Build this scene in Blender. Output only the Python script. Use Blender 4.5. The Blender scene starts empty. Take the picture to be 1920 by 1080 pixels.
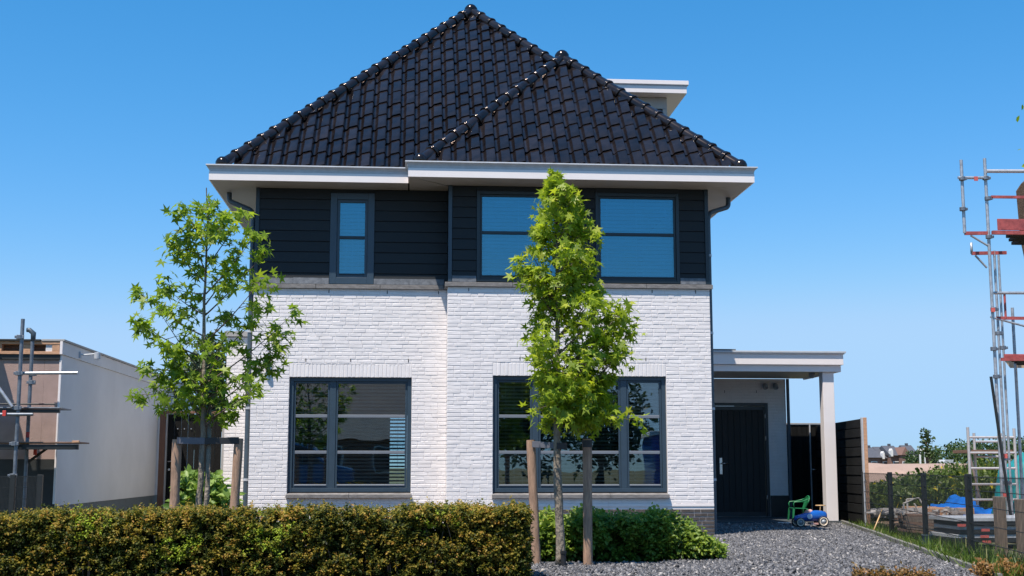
import bpy, bmesh, math, random
import numpy as np
from mathutils import Vector, Matrix, noise as mnoise
random.seed(7); RNG = np.random.default_rng(11)
SC = bpy.context.scene; COL = SC.collection
V3 = Vector

# ------------------------------------------------------------------ camera, sky, sun, exposure
CAM_H = 1.1; FOC = 2400.0
PITCH = math.atan(336 / FOC); YAW = math.atan(190 * math.cos(PITCH) / FOC)
cd = bpy.data.cameras.new("Camera"); cam = bpy.data.objects.new("Camera", cd); COL.objects.link(cam)
cd.sensor_width = 36; cd.lens = 36 * FOC / 1920; cd.clip_end = 3000; cd.clip_start = .05
cam.location = (0, 0, CAM_H); cam.rotation_euler = (math.pi / 2 + PITCH, 0, -YAW); SC.camera = cam
SUN = V3((-.83, -1.0, 2.65)).normalized()
w = bpy.data.worlds.new("World"); SC.world = w; w.use_nodes = True
nt = w.node_tree; bg = nt.nodes["Background"]
sky = nt.nodes.new("ShaderNodeTexSky"); sky.sky_type = 'NISHITA'; sky.sun_disc = False
sky.sun_elevation = math.asin(SUN.z); sky.sun_rotation = math.atan2(SUN.x, SUN.y) % (2 * math.pi)
sky.altitude = 0; sky.air_density = 1.0; sky.dust_density = 0.3; sky.ozone_density = 3.0
EXPO = 0.5; SKYS = .12                  # the photograph's deep polarised blue: one tone curve per channel on the whole sky
sp_ = nt.nodes.new("ShaderNodeSeparateColor"); cb_ = nt.nodes.new("ShaderNodeCombineColor"); nt.links.new(sky.outputs[0], sp_.inputs[0])
for k_, (g_, a_, mx_) in enumerate([(1.95, .034, .42), (.93, .147, .675), (.80, .244, .985)]):
    pw = nt.nodes.new("ShaderNodeMath"); pw.operation = 'POWER'; pw.inputs[1].default_value = g_; nt.links.new(sp_.outputs[k_], pw.inputs[0])
    ml = nt.nodes.new("ShaderNodeMath"); ml.operation = 'MULTIPLY'; ml.inputs[1].default_value = a_ / SKYS / 2 ** EXPO; nt.links.new(pw.outputs[0], ml.inputs[0])
    mn = nt.nodes.new("ShaderNodeMath"); mn.operation = 'SMOOTH_MIN'; mn.inputs[1].default_value = mx_ / SKYS / 2 ** EXPO; mn.inputs[2].default_value = .8; nt.links.new(ml.outputs[0], mn.inputs[0]); nt.links.new(mn.outputs[0], cb_.inputs[k_])
nt.links.new(cb_.outputs[0], bg.inputs[0]); bg.inputs[1].default_value = SKYS
sl = bpy.data.lights.new("Sun", 'SUN'); sun = bpy.data.objects.new("Sun", sl); COL.objects.link(sun)
sl.energy = 4.9; sl.angle = math.radians(.5); sl.color = (1, .905, .79)
sun.rotation_euler = SUN.to_track_quat('Z', 'Y').to_euler(); sun.location = (-8, -10, 30)
SC.view_settings.view_transform = 'Standard'; SC.view_settings.look = 'None'
SC.view_settings.exposure = EXPO; SC.view_settings.gamma = 1
SC.render.engine = 'CYCLES'; SC.cycles.use_denoising = True
SC.cycles.max_bounces = 8; SC.cycles.transparent_max_bounces = 12; SC.cycles.diffuse_bounces = 4
SC.cycles.sample_clamp_indirect = 6; SC.cycles.caustics_reflective = False; SC.cycles.caustics_refractive = False

_f = V3((math.sin(YAW) * math.cos(PITCH), math.cos(YAW) * math.cos(PITCH), math.sin(PITCH)))
_r = V3((math.cos(YAW), -math.sin(YAW), 0)); _u = _r.cross(_f)
def at(px, py, Y):                      # survey helper: a sight line of the 1920x1080 photo cut at depth Y (metres)
    d = _f + _r * ((px - 960) / FOC) + _u * ((540 - py) / FOC)
    return V3((0, 0, CAM_H)) + d * (Y / d.y)

# ------------------------------------------------------------------ materials
def mat(name, col, rough=.6, var=0., vs=4., bump=0., bs=60., metal=0., spec=.5, rnd=0., col2=None, coat=0., dist=.01, stretch=None):
    m = bpy.data.materials.new(name); m.use_nodes = True; t = m.node_tree; N = t.nodes; L = t.links
    b = N["Principled BSDF"]; b.inputs['Base Color'].default_value = (*col, 1); b.inputs['Roughness'].default_value = rough
    b.inputs['Metallic'].default_value = metal; b.inputs['Specular IOR Level'].default_value = spec; b.inputs['Coat Weight'].default_value = coat
    tc = N.new("ShaderNodeTexCoord"); vec = tc.outputs['Object']
    oi = N.new("ShaderNodeObjectInfo")
    ad = N.new("ShaderNodeVectorMath"); ad.operation = 'MULTIPLY_ADD'; ad.inputs[1].default_value = (1, 1, 1)
    if rnd:
        sc = N.new("ShaderNodeVectorMath"); sc.operation = 'SCALE'; sc.inputs[0].default_value = (37, 53, 71); L.new(oi.outputs['Random'], sc.inputs['Scale'])
        L.new(vec, ad.inputs[0]); L.new(sc.outputs[0], ad.inputs[2]); vec = ad.outputs[0]
    if stretch:
        mp = N.new("ShaderNodeMapping"); mp.inputs['Scale'].default_value = stretch; L.new(vec, mp.inputs[0]); vec = mp.outputs[0]
    if var or col2:
        n = N.new("ShaderNodeTexNoise"); n.inputs['Scale'].default_value = vs; n.inputs['Detail'].default_value = 6; n.inputs['Roughness'].default_value = .62
        L.new(vec, n.inputs['Vector'])
        r = N.new("ShaderNodeValToRGB"); c2 = col2 or tuple(c * (1 - var) for c in col); c1 = col if col2 else tuple(min(1, c * (1 + var)) for c in col)
        r.color_ramp.elements[0].position = .33; r.color_ramp.elements[1].position = .67
        r.color_ramp.elements[0].color = (*c2, 1); r.color_ramp.elements[1].color = (*c1, 1)
        L.new(n.outputs[0], r.inputs[0]); out = r.outputs[0]
        if rnd:
            h = N.new("ShaderNodeHueSaturation"); mr = N.new("ShaderNodeMapRange"); mr.inputs[3].default_value = 1 - rnd; mr.inputs[4].default_value = 1 + rnd
            L.new(oi.outputs['Random'], mr.inputs[0]); L.new(mr.outputs[0], h.inputs['Value']); L.new(out, h.inputs['Color']); out = h.outputs[0]
        L.new(out, b.inputs['Base Color'])
        mr2 = N.new("ShaderNodeMapRange"); mr2.inputs[3].default_value = max(.02, rough * .82); mr2.inputs[4].default_value = min(1, rough * 1.18)
        L.new(n.outputs[0], mr2.inputs[0]); L.new(mr2.outputs[0], b.inputs['Roughness'])
    if bump:
        n2 = N.new("ShaderNodeTexNoise"); n2.inputs['Scale'].default_value = bs; n2.inputs['Detail'].default_value = 4; L.new(vec, n2.inputs['Vector'])
        bp = N.new("ShaderNodeBump"); bp.inputs['Strength'].default_value = bump; bp.inputs['Distance'].default_value = dist
        L.new(n2.outputs[0], bp.inputs['Height']); L.new(bp.outputs[0], b.inputs['Normal'])
    return m
def leafmat(name, stops, trans=.45, rough=.45, spec=.4):
    m = bpy.data.materials.new(name); m.use_nodes = True; t = m.node_tree; N = t.nodes; L = t.links
    b = N["Principled BSDF"]; b.inputs['Roughness'].default_value = rough; b.inputs['Specular IOR Level'].default_value = spec
    a = N.new("ShaderNodeAttribute"); a.attribute_name = 'tint'; r = N.new("ShaderNodeValToRGB")
    while len(r.color_ramp.elements) < len(stops): r.color_ramp.elements.new(.5)
    for e, (p, c) in zip(r.color_ramp.elements, stops): e.position = p; e.color = (*c, 1)
    L.new(a.outputs['Fac'], r.inputs[0]); L.new(r.outputs[0], b.inputs['Base Color'])
    tr = N.new("ShaderNodeBsdfTranslucent"); g = N.new("ShaderNodeMixRGB"); g.blend_type = 'MULTIPLY'; g.inputs[0].default_value = 1; g.inputs[2].default_value = (1.0, 1.0, .55, 1)
    L.new(r.outputs[0], g.inputs[1]); L.new(g.outputs[0], tr.inputs['Color'])
    mx = N.new("ShaderNodeMixShader"); mx.inputs[0].default_value = trans
    L.new(b.outputs[0], mx.inputs[1]); L.new(tr.outputs[0], mx.inputs[2]); L.new(mx.outputs[0], N['Material Output'].inputs[0])
    return m
def glassmat(name, base=.1, tint=(.82, .9, .93), gt=(.96, .98, 1)):
    m = bpy.data.materials.new(name); m.use_nodes = True; t = m.node_tree; N = t.nodes; L = t.links; N.remove(N["Principled BSDF"])
    tr = N.new("ShaderNodeBsdfTransparent"); tr.inputs[0].default_value = (*tint, 1)
    gl = N.new("ShaderNodeBsdfGlossy"); gl.inputs['Roughness'].default_value = 0.0; gl.inputs[0].default_value = (*gt, 1)
    fr = N.new("ShaderNodeFresnel"); fr.inputs[0].default_value = 1.5
    mr = N.new("ShaderNodeMapRange"); mr.inputs[3].default_value = base; mr.inputs[4].default_value = 1; L.new(fr.outputs[0], mr.inputs[0])
    n = N.new("ShaderNodeTexNoise"); n.inputs['Scale'].default_value = 1.3; bp = N.new("ShaderNodeBump"); bp.inputs['Strength'].default_value = .09; bp.inputs['Distance'].default_value = .02
    tc = N.new("ShaderNodeTexCoord"); L.new(tc.outputs['Object'], n.inputs[0]); L.new(n.outputs[0], bp.inputs['Height']); L.new(bp.outputs[0], gl.inputs['Normal'])
    mx = N.new("ShaderNodeMixShader"); L.new(mr.outputs[0], mx.inputs[0]); L.new(tr.outputs[0], mx.inputs[1]); L.new(gl.outputs[0], mx.inputs[2])
    L.new(mx.outputs[0], N['Material Output'].inputs[0]); return m
M = {}
M['brick'] = mat('white_painted_brick', (.78, .745, .74), .62, .055, 6, .35, 90, rnd=.025, dist=.004)
M['joint'] = mat('white_painted_joint', (.74, .70, .685), .7, .05, 6, .4, 120, dist=.004)
M['plinth'] = mat('dark_plinth_brick', (.075, .062, .055), .7, .3, 14, .5, 90)
M['tile'] = mat('black_glazed_tile', (.012, .0100, .011), .15, .35, 5, .08, 25, rnd=.3, spec=.5, dist=.004)
M['tile'].node_tree.nodes['Principled BSDF'].inputs['Specular Tint'].default_value = (1, .84, .78, 1)
M['under'] = mat('roof_underlay', (.012, .012, .014), .8, .1)
M['white'] = mat('white_lacquer', (.82, .765, .75), .35, .02, 3, .04, 40)
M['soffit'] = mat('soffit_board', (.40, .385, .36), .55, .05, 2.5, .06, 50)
M['clad'] = mat('dark_stained_boards', (.0045, .0075, .0098), .62, .35, 7, .35, 60, rnd=.25, stretch=(.35, 1, 4), dist=.004)
M['frame'] = mat('anthracite_frame', (.036, .060, .086), .34, .06, 5, .05, 70)
M['fdark'] = mat('dark_frame', (.014, .026, .036), .38, .1, 5, .05, 70)
M['bar'] = mat('grey_glazing_bar', (.17, .19, .22), .35, .05, 5)
M['glass'] = glassmat('window_glass', .075, (.80, .88, .90))
M['glassup'] = glassmat('upper_window_glass', .13, (.50, .80, .95), (.36, .82, 1))
M['stone'] = mat('weathered_sill_stone', (.19, .18, .175), .75, .28, 9, .4, 80, stretch=(1, 1, 3))
M['lead'] = mat('lead_flashing', (.12, .13, .145), .5, .35, 11, .3, 30)
M['zinc'] = mat('zinc_pipe', (.50, .52, .55), .45, .08, 8, .05, 40, metal=.1)
M['pipe'] = mat('dark_downpipe', (.06, .085, .11), .4, .12, 6, .05, 40)
M['blind'] = mat('blind_slat', (.62, .64, .66), .5, .03)
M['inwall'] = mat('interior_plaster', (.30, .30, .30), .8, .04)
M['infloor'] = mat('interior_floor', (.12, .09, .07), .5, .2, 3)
M['furn'] = mat('dark_furniture', (.05, .045, .04), .6, .2)
M['slab'] = mat('dark_porch_paving', (.05, .06, .068), .65, .25, 8, .3, 70)
M['steel'] = mat('brushed_steel', (.6, .6, .6), .28, .05, 20, metal=1)
M['galv'] = mat('galvanised_tube', (.42, .44, .47), .42, .22, 14, .1, 60, metal=.5)
M['galvd'] = mat('weathered_tube', (.16, .185, .22), .5, .25, 14, .1, 60, metal=.45)
M['alu'] = mat('aluminium_tube', (.55, .53, .53), .4, .08, 14, metal=.35)
M['blackm'] = mat('black_coated_metal', (.012, .015, .016), .5, .2, 10)
M['red'] = mat('red_oxide_paint', (.36, .075, .07), .6, .3, 12, .15, 60)
M['redclip'] = mat('red_clip', (.55, .05, .04), .5, .1)
M['oldwood'] = mat('scaffold_board', (.20, .12, .085), .8, .3, 9, .4, 50, stretch=(1, 6, 6))
M['darkwood'] = mat('dark_stained_timber', (.0055, .006, .006), .8, .5, 9, .5, 40, rnd=.35, spec=.25, stretch=(1, 1, .25))
M['brownwood'] = mat('brown_gate_timber', (.17, .085, .055), .7, .25, 9, .3, 40, stretch=(5, 5, .4))
M['rawwood'] = mat('raw_pine', (.52, .30, .18), .7, .2, 8, .3, 40, stretch=(1, 4, 4))
M['stake'] = mat('debarked_stake_wood', (.44, .28, .19), .75, .32, 10, .5, 30, stretch=(3, 3, .5), col2=(.22, .14, .095))
M['stripwood'] = mat('grooved_weathered_post', (.20, .15, .115), .8, .35, 22, .6, 60, stretch=(5, 5, .2))
M['bark'] = mat('young_grey_bark', (.30, .255, .20), .85, .3, 18, 1.0, 42, col2=(.14, .115, .085), stretch=(1, 1, .45), dist=.03)
M['twig'] = mat('twig_bark', (.12, .09, .07), .85, .3, 20, .5, 60)
M['plaster'] = mat('beige_brown_plaster', (.36, .255, .225), .9, .1, 5, .5, 70)
M['greywall'] = mat('pale_grey_render', (.66, .665, .68), .85, .06, .9, .15, 90)
M['coping'] = mat('grey_coping', (.36, .35, .34), .7, .1, 6)
M['bluegrey'] = mat('blue_grey_plinth', (.10, .13, .155), .7, .15, 4)
M['membrane'] = mat('black_membrane', (.02, .022, .022), .55, .3, 6)
M['rubber'] = mat('black_rubber', (.014, .015, .017), .5, .2, 10)
M['tie'] = mat('grey_rubber_strap', (.11, .115, .14), .5, .1, 8)
M['toyblue'] = mat('blue_toy_enamel', (.012, .10, .42), .16, .05, 4, coat=.6)
M['cream'] = mat('cream_rim', (.78, .66, .52), .4, .04)
M['toygrey'] = mat('grey_hub', (.30, .33, .36), .35, .05)
M['pink'] = mat('worn_pink_seat', (.62, .36, .32), .5, .1, 9)
M['bluepaint'] = mat('pale_blue_decal', (.55, .66, .8), .4, .2, 30)
M['green'] = mat('green_plastic', (.014, .16, .06), .4, .06, 6)
M['lightwood'] = mat('varnished_wood', (.55, .36, .17), .4, .12, 9)
M['bluetarp'] = mat('blue_tarpaulin', (.01, .15, .60), .38, .12, 6, .2, 30)
M['teal'] = mat('teal_netting', (.01, .22, .24), .6, .25, 12, .4, 40)
M['thatch'] = mat('brown_thatch', (.15, .095, .06), .95, .5, 22, 1, 50, stretch=(6, 1, .4), dist=.04)
M['sand'] = mat('pale_sand', (.36, .25, .195), .95, .1, .7, .5, 12, dist=.1)
M['soil'] = mat('garden_soil', (.085, .062, .045), .95, .35, 3, .8, 25, dist=.03)
M['meadow'] = mat('rough_meadow', (.075, .10, .03), .95, .4, .8, .6, 8, col2=(.12, .10, .055), dist=.05)
M['gravelbed'] = mat('slate_chip_bed', (.10, .105, .12), .8, .45, 60, 1, 110, dist=.02)
M['chip'] = mat('slate_chip', (.2, .205, .225), .6)
M['asphalt'] = mat('asphalt', (.05, .05, .052), .85, .2, 40, .4, 200)
M['paving'] = mat('grey_paving', (.24, .23, .22), .8, .15, 5, .3, 50)
M['kerb'] = mat('concrete_edging', (.17, .165, .15), .85, .2, 12, .4, 60)
M['rooffar'] = mat('slate_roof', (.075, .08, .095), .7, .15, 2, .2, 6)
M['brickfar'] = mat('red_brown_brick', (.21, .12, .095), .85, .15, 4, .2, 20)
M['housewhite'] = mat('far_white_paint', (.72, .70, .68), .7, .03)
M['glassdark'] = mat('far_window_glass', (.03, .04, .05), .08, .1)
M['label'] = mat('red_label', (.60, .12, .10), .6, .15, 30)
M['palegrey'] = mat('pale_grey_panel', (.45, .47, .5), .6, .12, 6)
M['insul'] = mat('tan_board', (.46, .36, .24), .8, .1, 5)
M['bone'] = mat('off_white_plastic', (.62, .56, .50), .55, .1, 8)
M['junk'] = mat('grey_rubble', (.32, .30, .29), .9, .3, 9, .5, 30)
M['vanwhite'] = mat('van_paint', (.05, .16, .34), .25, .03, coat=.4)
M['leaf'] = leafmat('sweetgum_leaf', [(0, (.10, .17, .018)), (.4, (.22, .35, .034)), (.8, (.36, .49, .05)), (1, (.46, .54, .075))], .58)
M['leaf2'] = leafmat('yellow_green_leaf', [(0, (.13, .21, .018)), (.4, (.31, .43, .035)), (.8, (.48, .58, .055)), (1, (.58, .62, .10))], .58)
M['hedge'] = leafmat('bronze_hedge_leaf', [(0, (.012, .022, .006)), (.3, (.055, .08, .014)), (.55, (.20, .19, .026)), (.78, (.38, .28, .045)), (.92, (.46, .25, .07)), (1, (.34, .44, .045))], .4, .55, .25)
M['shrub'] = leafmat('green_shrub_leaf', [(0, (.06, .11, .018)), (.4, (.19, .30, .042)), (.8, (.38, .47, .08)), (1, (.56, .46, .14))], .5, .45)
M['hosta'] = leafmat('pale_green_leaf', [(0, (.10, .19, .03)), (.6, (.25, .38, .08)), (1, (.38, .48, .14))], .45)
M['grass'] = leafmat('grass_blade', [(0, (.03, .06, .008)), (.5, (.09, .16, .02)), (.9, (.17, .24, .04)), (1, (.38, .33, .16))], .4)
M['weed'] = leafmat('weed_leaf', [(0, (.03, .055, .012)), (.5, (.09, .14, .025)), (.93, (.19, .25, .05)), (.97, (.55, .44, .03)), (1, (.75, .58, .04))], .4)
M['fartree'] = leafmat('far_foliage', [(0, (.02, .045, .012)), (.6, (.05, .095, .025)), (1, (.09, .14, .04))], .3)
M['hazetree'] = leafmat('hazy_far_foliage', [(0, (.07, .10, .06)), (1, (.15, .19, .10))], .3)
M['dryleaf'] = leafmat('dry_orange_leaf', [(0, (.05, .045, .012)), (.5, (.20, .12, .03)), (1, (.38, .19, .07))], .35)

# ------------------------------------------------------------------ object helpers
WM = {}
def link(o, parent=None):
    COL.objects.link(o)
    if parent is not None:
        o.parent = parent; o.matrix_parent_inverse = WM[parent.name].inverted()
    WM[o.name] = o.matrix_basis.copy(); return o
def tag(o, label=None, cat=None, group=None, kind=None):
    if label: o['label'] = label
    if cat: o['category'] = cat
    if group: o['group'] = group
    if kind: o['kind'] = kind
    return o
def thing(name, label, cat, loc=(0, 0, 0), group=None):
    o = bpy.data.objects.new(name, None); o.location = loc; o.empty_display_size = .2
    o.matrix_basis = Matrix.Translation(loc); link(o); return tag(o, label, cat, group)
def place(name, me, parent=None, mw=None):
    o = bpy.data.objects.new(name, me)
    if mw is not None: o.matrix_basis = mw
    return link(o, parent)
class MB:
    def __init__(s): s.v = []; s.f = []
    def add(s, vs, fs):
        n = len(s.v); s.v += [tuple(p) for p in vs]; s.f += [tuple(n + i for i in q) for q in fs]; return s
    def box(s, x0, x1, y0, y1, z0, z1):
        return s.hexa([(x0, y0, z0), (x1, y0, z0), (x1, y1, z0), (x0, y1, z0), (x0, y0, z1), (x1, y0, z1), (x1, y1, z1), (x0, y1, z1)])
    def hexa(s, p): return s.add(p, [(0, 3, 2, 1), (4, 5, 6, 7), (0, 1, 5, 4), (1, 2, 6, 5), (2, 3, 7, 6), (3, 0, 4, 7)])
    def prism(s, poly, z0, z1):
        n = len(poly); return s.add([(x, y, z0) for x, y in poly] + [(x, y, z1) for x, y in poly],
            [tuple(range(n))[::-1], tuple(range(n, 2 * n))] + [(i, (i + 1) % n, n + (i + 1) % n, n + i) for i in range(n)])
    def extrude(s, loop, d):
        n = len(loop); d = V3(d); return s.add([V3(p) for p in loop] + [V3(p) + d for p in loop],
            [tuple(range(n))[::-1], tuple(range(n, 2 * n))] + [(i, (i + 1) % n, n + (i + 1) % n, n + i) for i in range(n)])
    def bar(s, a, b, wd, ht, up=(0, 0, 1)):
        a = V3(a); b = V3(b); d = (b - a).normalized(); u = V3(up)
        if abs(d.dot(u)) > .98: u = V3((0, 1, 0))
        x = d.cross(u).normalized() * wd / 2; y = x.cross(d).normalized() * ht / 2
        return s.hexa([a - x - y, a + x - y, b + x - y, b - x - y, a - x + y, a + x + y, b + x + y, b - x + y])
    def tube(s, pts, r, n=8, cap=True):
        pts = [V3(p) for p in pts]; rr = r if isinstance(r, (list, tuple)) else [r] * len(pts); base = len(s.v); prev = None
        for i, p in enumerate(pts):
            d = (pts[min(i + 1, len(pts) - 1)] - pts[max(i - 1, 0)]).normalized()
            if prev is None:
                u = V3((0, 0, 1)) if abs(d.z) < .9 else V3((1, 0, 0)); x = d.cross(u).normalized()
            else: x = (prev - d * prev.dot(d)).normalized()
            prev = x; y = d.cross(x)
            for k in range(n):
                a = 2 * math.pi * k / n; s.v.append(tuple(p + (x * math.cos(a) + y * math.sin(a)) * rr[i]))
        for i in range(len(pts) - 1):
            for k in range(n):
                k2 = (k + 1) % n; s.f.append((base + i * n + k, base + i * n + k2, base + (i + 1) * n + k2, base + (i + 1) * n + k))
        if cap:
            s.f.append(tuple(base + k for k in range(n))[::-1]); s.f.append(tuple(base + (len(pts) - 1) * n + k for k in range(n)))
        return s
    def lathe(s, prof, o, axis=(0, 0, 1), n=24):
        o = V3(o); q = V3(axis).to_track_quat('Z', 'Y').to_matrix(); base = len(s.v); m = len(prof)
        for k in range(n):
            a = 2 * math.pi * k / n
            for r, z in prof: s.v.append(tuple(o + q @ V3((r * math.cos(a), r * math.sin(a), z))))
        for k in range(n):
            k2 = (k + 1) % n
            for j in range(m - 1): s.f.append((base + k * m + j, base + k2 * m + j, base + k2 * m + j + 1, base + k * m + j + 1))
        return s
    def mesh(s, name, m, smooth=False, recalc=True):
        me = bpy.data.meshes.new(name); me.from_pydata(s.v, [], s.f)
        if recalc:
            b = bmesh.new(); b.from_mesh(me); bmesh.ops.recalc_face_normals(b, faces=b.faces); b.to_mesh(me); b.free()
        if m: me.materials.append(M[m])
        if smooth: me.polygons.foreach_set('use_smooth', [True] * len(me.polygons))
        me.update(); return me
    def build(s, name, m, parent=None, smooth=False, bevel=0., auto=None):
        o = place(name, s.mesh(name, m, smooth or bool(auto)), parent)
        if bevel:
            bv = o.modifiers.new('bevel', 'BEVEL'); bv.width = bevel; bv.segments = 2; bv.limit_method = 'ANGLE'; bv.angle_limit = .6
        if auto: o.data.set_sharp_from_angle(angle=auto)
        return o
def bx(name, m, parent, x0, x1, y0, y1, z0, z1, bevel=.004): return MB().box(x0, x1, y0, y1, z0, z1).build(name, m, parent, bevel=bevel)
def np_mesh(name, V, F, m, tint=None, smooth=False):
    me = bpy.data.meshes.new(name); V = np.asarray(V, np.float32); F = np.asarray(F, np.int32); k = F.shape[1]
    me.vertices.add(len(V)); me.vertices.foreach_set('co', V.ravel()); me.loops.add(F.size); me.loops.foreach_set('vertex_index', F.ravel())
    me.polygons.add(len(F)); me.polygons.foreach_set('loop_start', np.arange(0, F.size, k, dtype=np.int32))
    if smooth: me.polygons.foreach_set('use_smooth', np.ones(len(F), bool))
    me.update(calc_edges=True); me.materials.append(M[m])
    if tint is not None:
        a = me.attributes.new('tint', 'FLOAT', 'POINT'); a.data.foreach_set('value', np.asarray(tint, np.float32))
    return me
def nrm(a): return a / np.maximum(np.linalg.norm(a, axis=1, keepdims=True), 1e-9)
def leaves(name, C, N, S, m, tint, tmpl, T=None):
    """leaf faces at C with normals N and sizes S"""
    C = np.asarray(C); n = len(C); N = nrm(np.asarray(N)); R = RNG.normal(size=(n, 3)) if T is None else np.asarray(T)
    X = nrm(R - N * np.sum(R * N, 1, keepdims=True)); Y = np.cross(N, X); tv, tf = tmpl; tv = np.asarray(tv); k = len(tv); S = np.asarray(S).reshape(-1, 1, 1)
    V = C[:, None, :] + S * (tv[None, :, 0:1] * X[:, None] + tv[None, :, 1:2] * Y[:, None] + tv[None, :, 2:3] * N[:, None])
    F = (np.asarray(tf)[None] + (np.arange(n) * k)[:, None, None]).reshape(-1, len(tf[0]))
    return np_mesh(name, V.reshape(-1, 3), F, m, np.repeat(np.asarray(tint), k))
DIAM = ([(0, 0, 0), (.45, -.28, .1), (1, 0, -.08), (.45, .28, .1)], [(0, 1, 2, 3)])
_st = [(0, 0, 0)]; _stf = []
for _i, (_a, _rr) in enumerate([(-150, .22), (-118, .62), (-85, .30), (-55, .85), (-28, .36), (0, 1.0), (28, .36), (55, .85), (85, .30), (118, .62), (150, .22)]):
    _st.append((_rr * math.cos(math.radians(_a)), _rr * math.sin(math.radians(_a)), -.16 * _rr * _rr + (.05 if _i % 2 == 0 else 0)))
for _i in range(1, 11): _stf.append((0, _i, _i + 1))
STAR = (_st, _stf)
OVAL = ([(0, 0, 0), (.3, -.26, .07), (.7, -.24, .05), (1, 0, -.12), (.7, .24, .05), (.3, .26, .07)], [(0, 1, 2, 3), (0, 3, 4, 5)])
BLADE = ([(0, -.03, 0), (0, .03, 0), (.55, .022, .06), (.55, -.022, .06), (1, 0, .28), (1, 0.002, .28)], [(0, 1, 2, 3), (3, 2, 5, 4)])

# ------------------------------------------------------------------ ground
def gz(x, y): return .008 * math.sin(x * 1.9) * math.sin(y * 1.3)      # driveway undulates a little
def fence_x(y): return 3.4 + .216 * y
MB().add([(-900, -300, -.03), (900, -300, -.03), (900, 1500, -.03), (-900, 1500, -.03)], [(0, 1, 2, 3)]).build('ground', 'meadow')['kind'] = 'structure'
MB().add([(-60, -11, -.012), (60, -11, -.012), (60, 10.2, -.012), (-60, 10.2, -.012)], [(0, 1, 2, 3)]).build('road', 'asphalt')['kind'] = 'structure'
MB().box(-60, 60, 10.2, 10.35, -.1, .06).build('kerb', 'kerb', bevel=.01)['kind'] = 'structure'
MB().add([(-60, 10.35, .02), (60, 10.35, .02), (60, 12.3, .02), (-60, 12.3, .02)], [(0, 1, 2, 3)]).build('pavement', 'paving')['kind'] = 'structure'
MB().add([(-5.3, 12.3, -.004), (.9, 12.3, -.004), (.9, 20.9, -.004), (-5.3, 20.9, -.004)], [(0, 1, 2, 3)]).build('garden_bed', 'soil')['kind'] = 'structure'
g = MB(); nx, ny = 30, 40
for j in range(ny + 1):
    y = 12.3 + (28.4 - 12.3) * j / ny; x1 = fence_x(min(y, 24.0)) - .35
    for i in range(nx + 1):
        x = .9 + (x1 - .9) * i / nx; g.v.append((x, y, gz(x, y) + .004))
for j in range(ny):
    for i in range(nx): a = j * (nx + 1) + i; g.f.append((a, a + 1, a + nx + 2, a + nx + 1))
g.build('driveway', 'gravelbed', smooth=True)['kind'] = 'structure'
# slate chips
n = 76000
yy = 12.6 + (25.3 - 12.6) * RNG.random(n) ** .97; xr = fence_x(yy) - .38; xl = np.where(yy < 14.9, 1.2, np.where(yy < 19.5, 3.0, 4.3))
xx = xl + (xr - xl) * RNG.random(n)
ico = bmesh.new(); bmesh.ops.create_icosphere(ico, subdivisions=1, radius=1); iv = np.array([v.co[:] for v in ico.verts]); ico.faces.ensure_lookup_table()
ifc = np.array([[v.index for v in f.verts] for f in ico.faces]); ico.free()
keep = np.array([not (4.8 < a < 8.75 and b > 24.85) for a, b in zip(xx, yy)]); xx, yy = xx[keep], yy[keep]; n = len(xx)
half = len(iv) // 2
sc = (.009 + .014 * RNG.random((n, 1)) ** 1.6) * (1 + .45 * RNG.normal(size=(n, 3)).clip(-1, 1)); sc[:, 2] *= .6
Vb = iv[None] * sc[:, None, :] * (1 + .28 * RNG.normal(size=(n, len(iv), 1)).clip(-1.2, 1.2))
Q = RNG.normal(size=(n, 3)) * .5; ang = RNG.random(n) * 6.283; ca, sa = np.cos(ang)[:, None], np.sin(ang)[:, None]
X_ = Vb[..., 0] * ca - Vb[..., 1] * sa; Y_ = Vb[..., 0] * sa + Vb[..., 1] * ca; Z_ = Vb[..., 2] + X_ * Q[:, :1] + Y_ * Q[:, 1:2]
zz = np.array([gz(a, b) for a, b in zip(xx, yy)]) + .012
P = np.stack([X_ + xx[:, None], Y_ + yy[:, None], Z_ + zz[:, None]], -1).reshape(-1, 3)
Fg = (ifc[None] + (np.arange(n) * len(iv))[:, None, None]).reshape(-1, 3)
chipm = M['chip']; t_ = chipm.node_tree; at_ = t_.nodes.new("ShaderNodeAttribute"); at_.attribute_name = 'tint'; rp = t_.nodes.new("ShaderNodeValToRGB")
for e, (p_, c_) in zip([rp.color_ramp.elements[0], rp.color_ramp.elements.new(.5), rp.color_ramp.elements.new(.9), rp.color_ramp.elements[-1]],
                       [(0, (.032, .033, .037)), (.5, (.102, .102, .111)), (.93, (.20, .198, .205)), (1, (.44, .41, .38))]): e.position = p_; e.color = (*c_, 1)
t_.links.new(at_.outputs['Fac'], rp.inputs[0]); t_.links.new(rp.outputs[0], t_.nodes["Principled BSDF"].inputs['Base Color'])
tag(place('gravel', np_mesh('gravel', P, Fg, 'chip', np.repeat(RNG.random(n), len(iv)))), 'dark grey slate chippings covering the driveway beside the porch', 'gravel', kind='stuff')
e_ = MB()
for k in range(14):
    y0 = 12.4 + k * .92; y1 = y0 + .90
    e_.bar((fence_x(y0) - .31, y0, .0 + gz(fence_x(y0) - .31, y0) * .5), (fence_x(y1) - .31, y1, gz(fence_x(y1) - .31, y1) * .5), .055, .13)
e_.build('kerb_edging', 'kerb', bevel=.006)['kind'] = 'structure'

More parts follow.
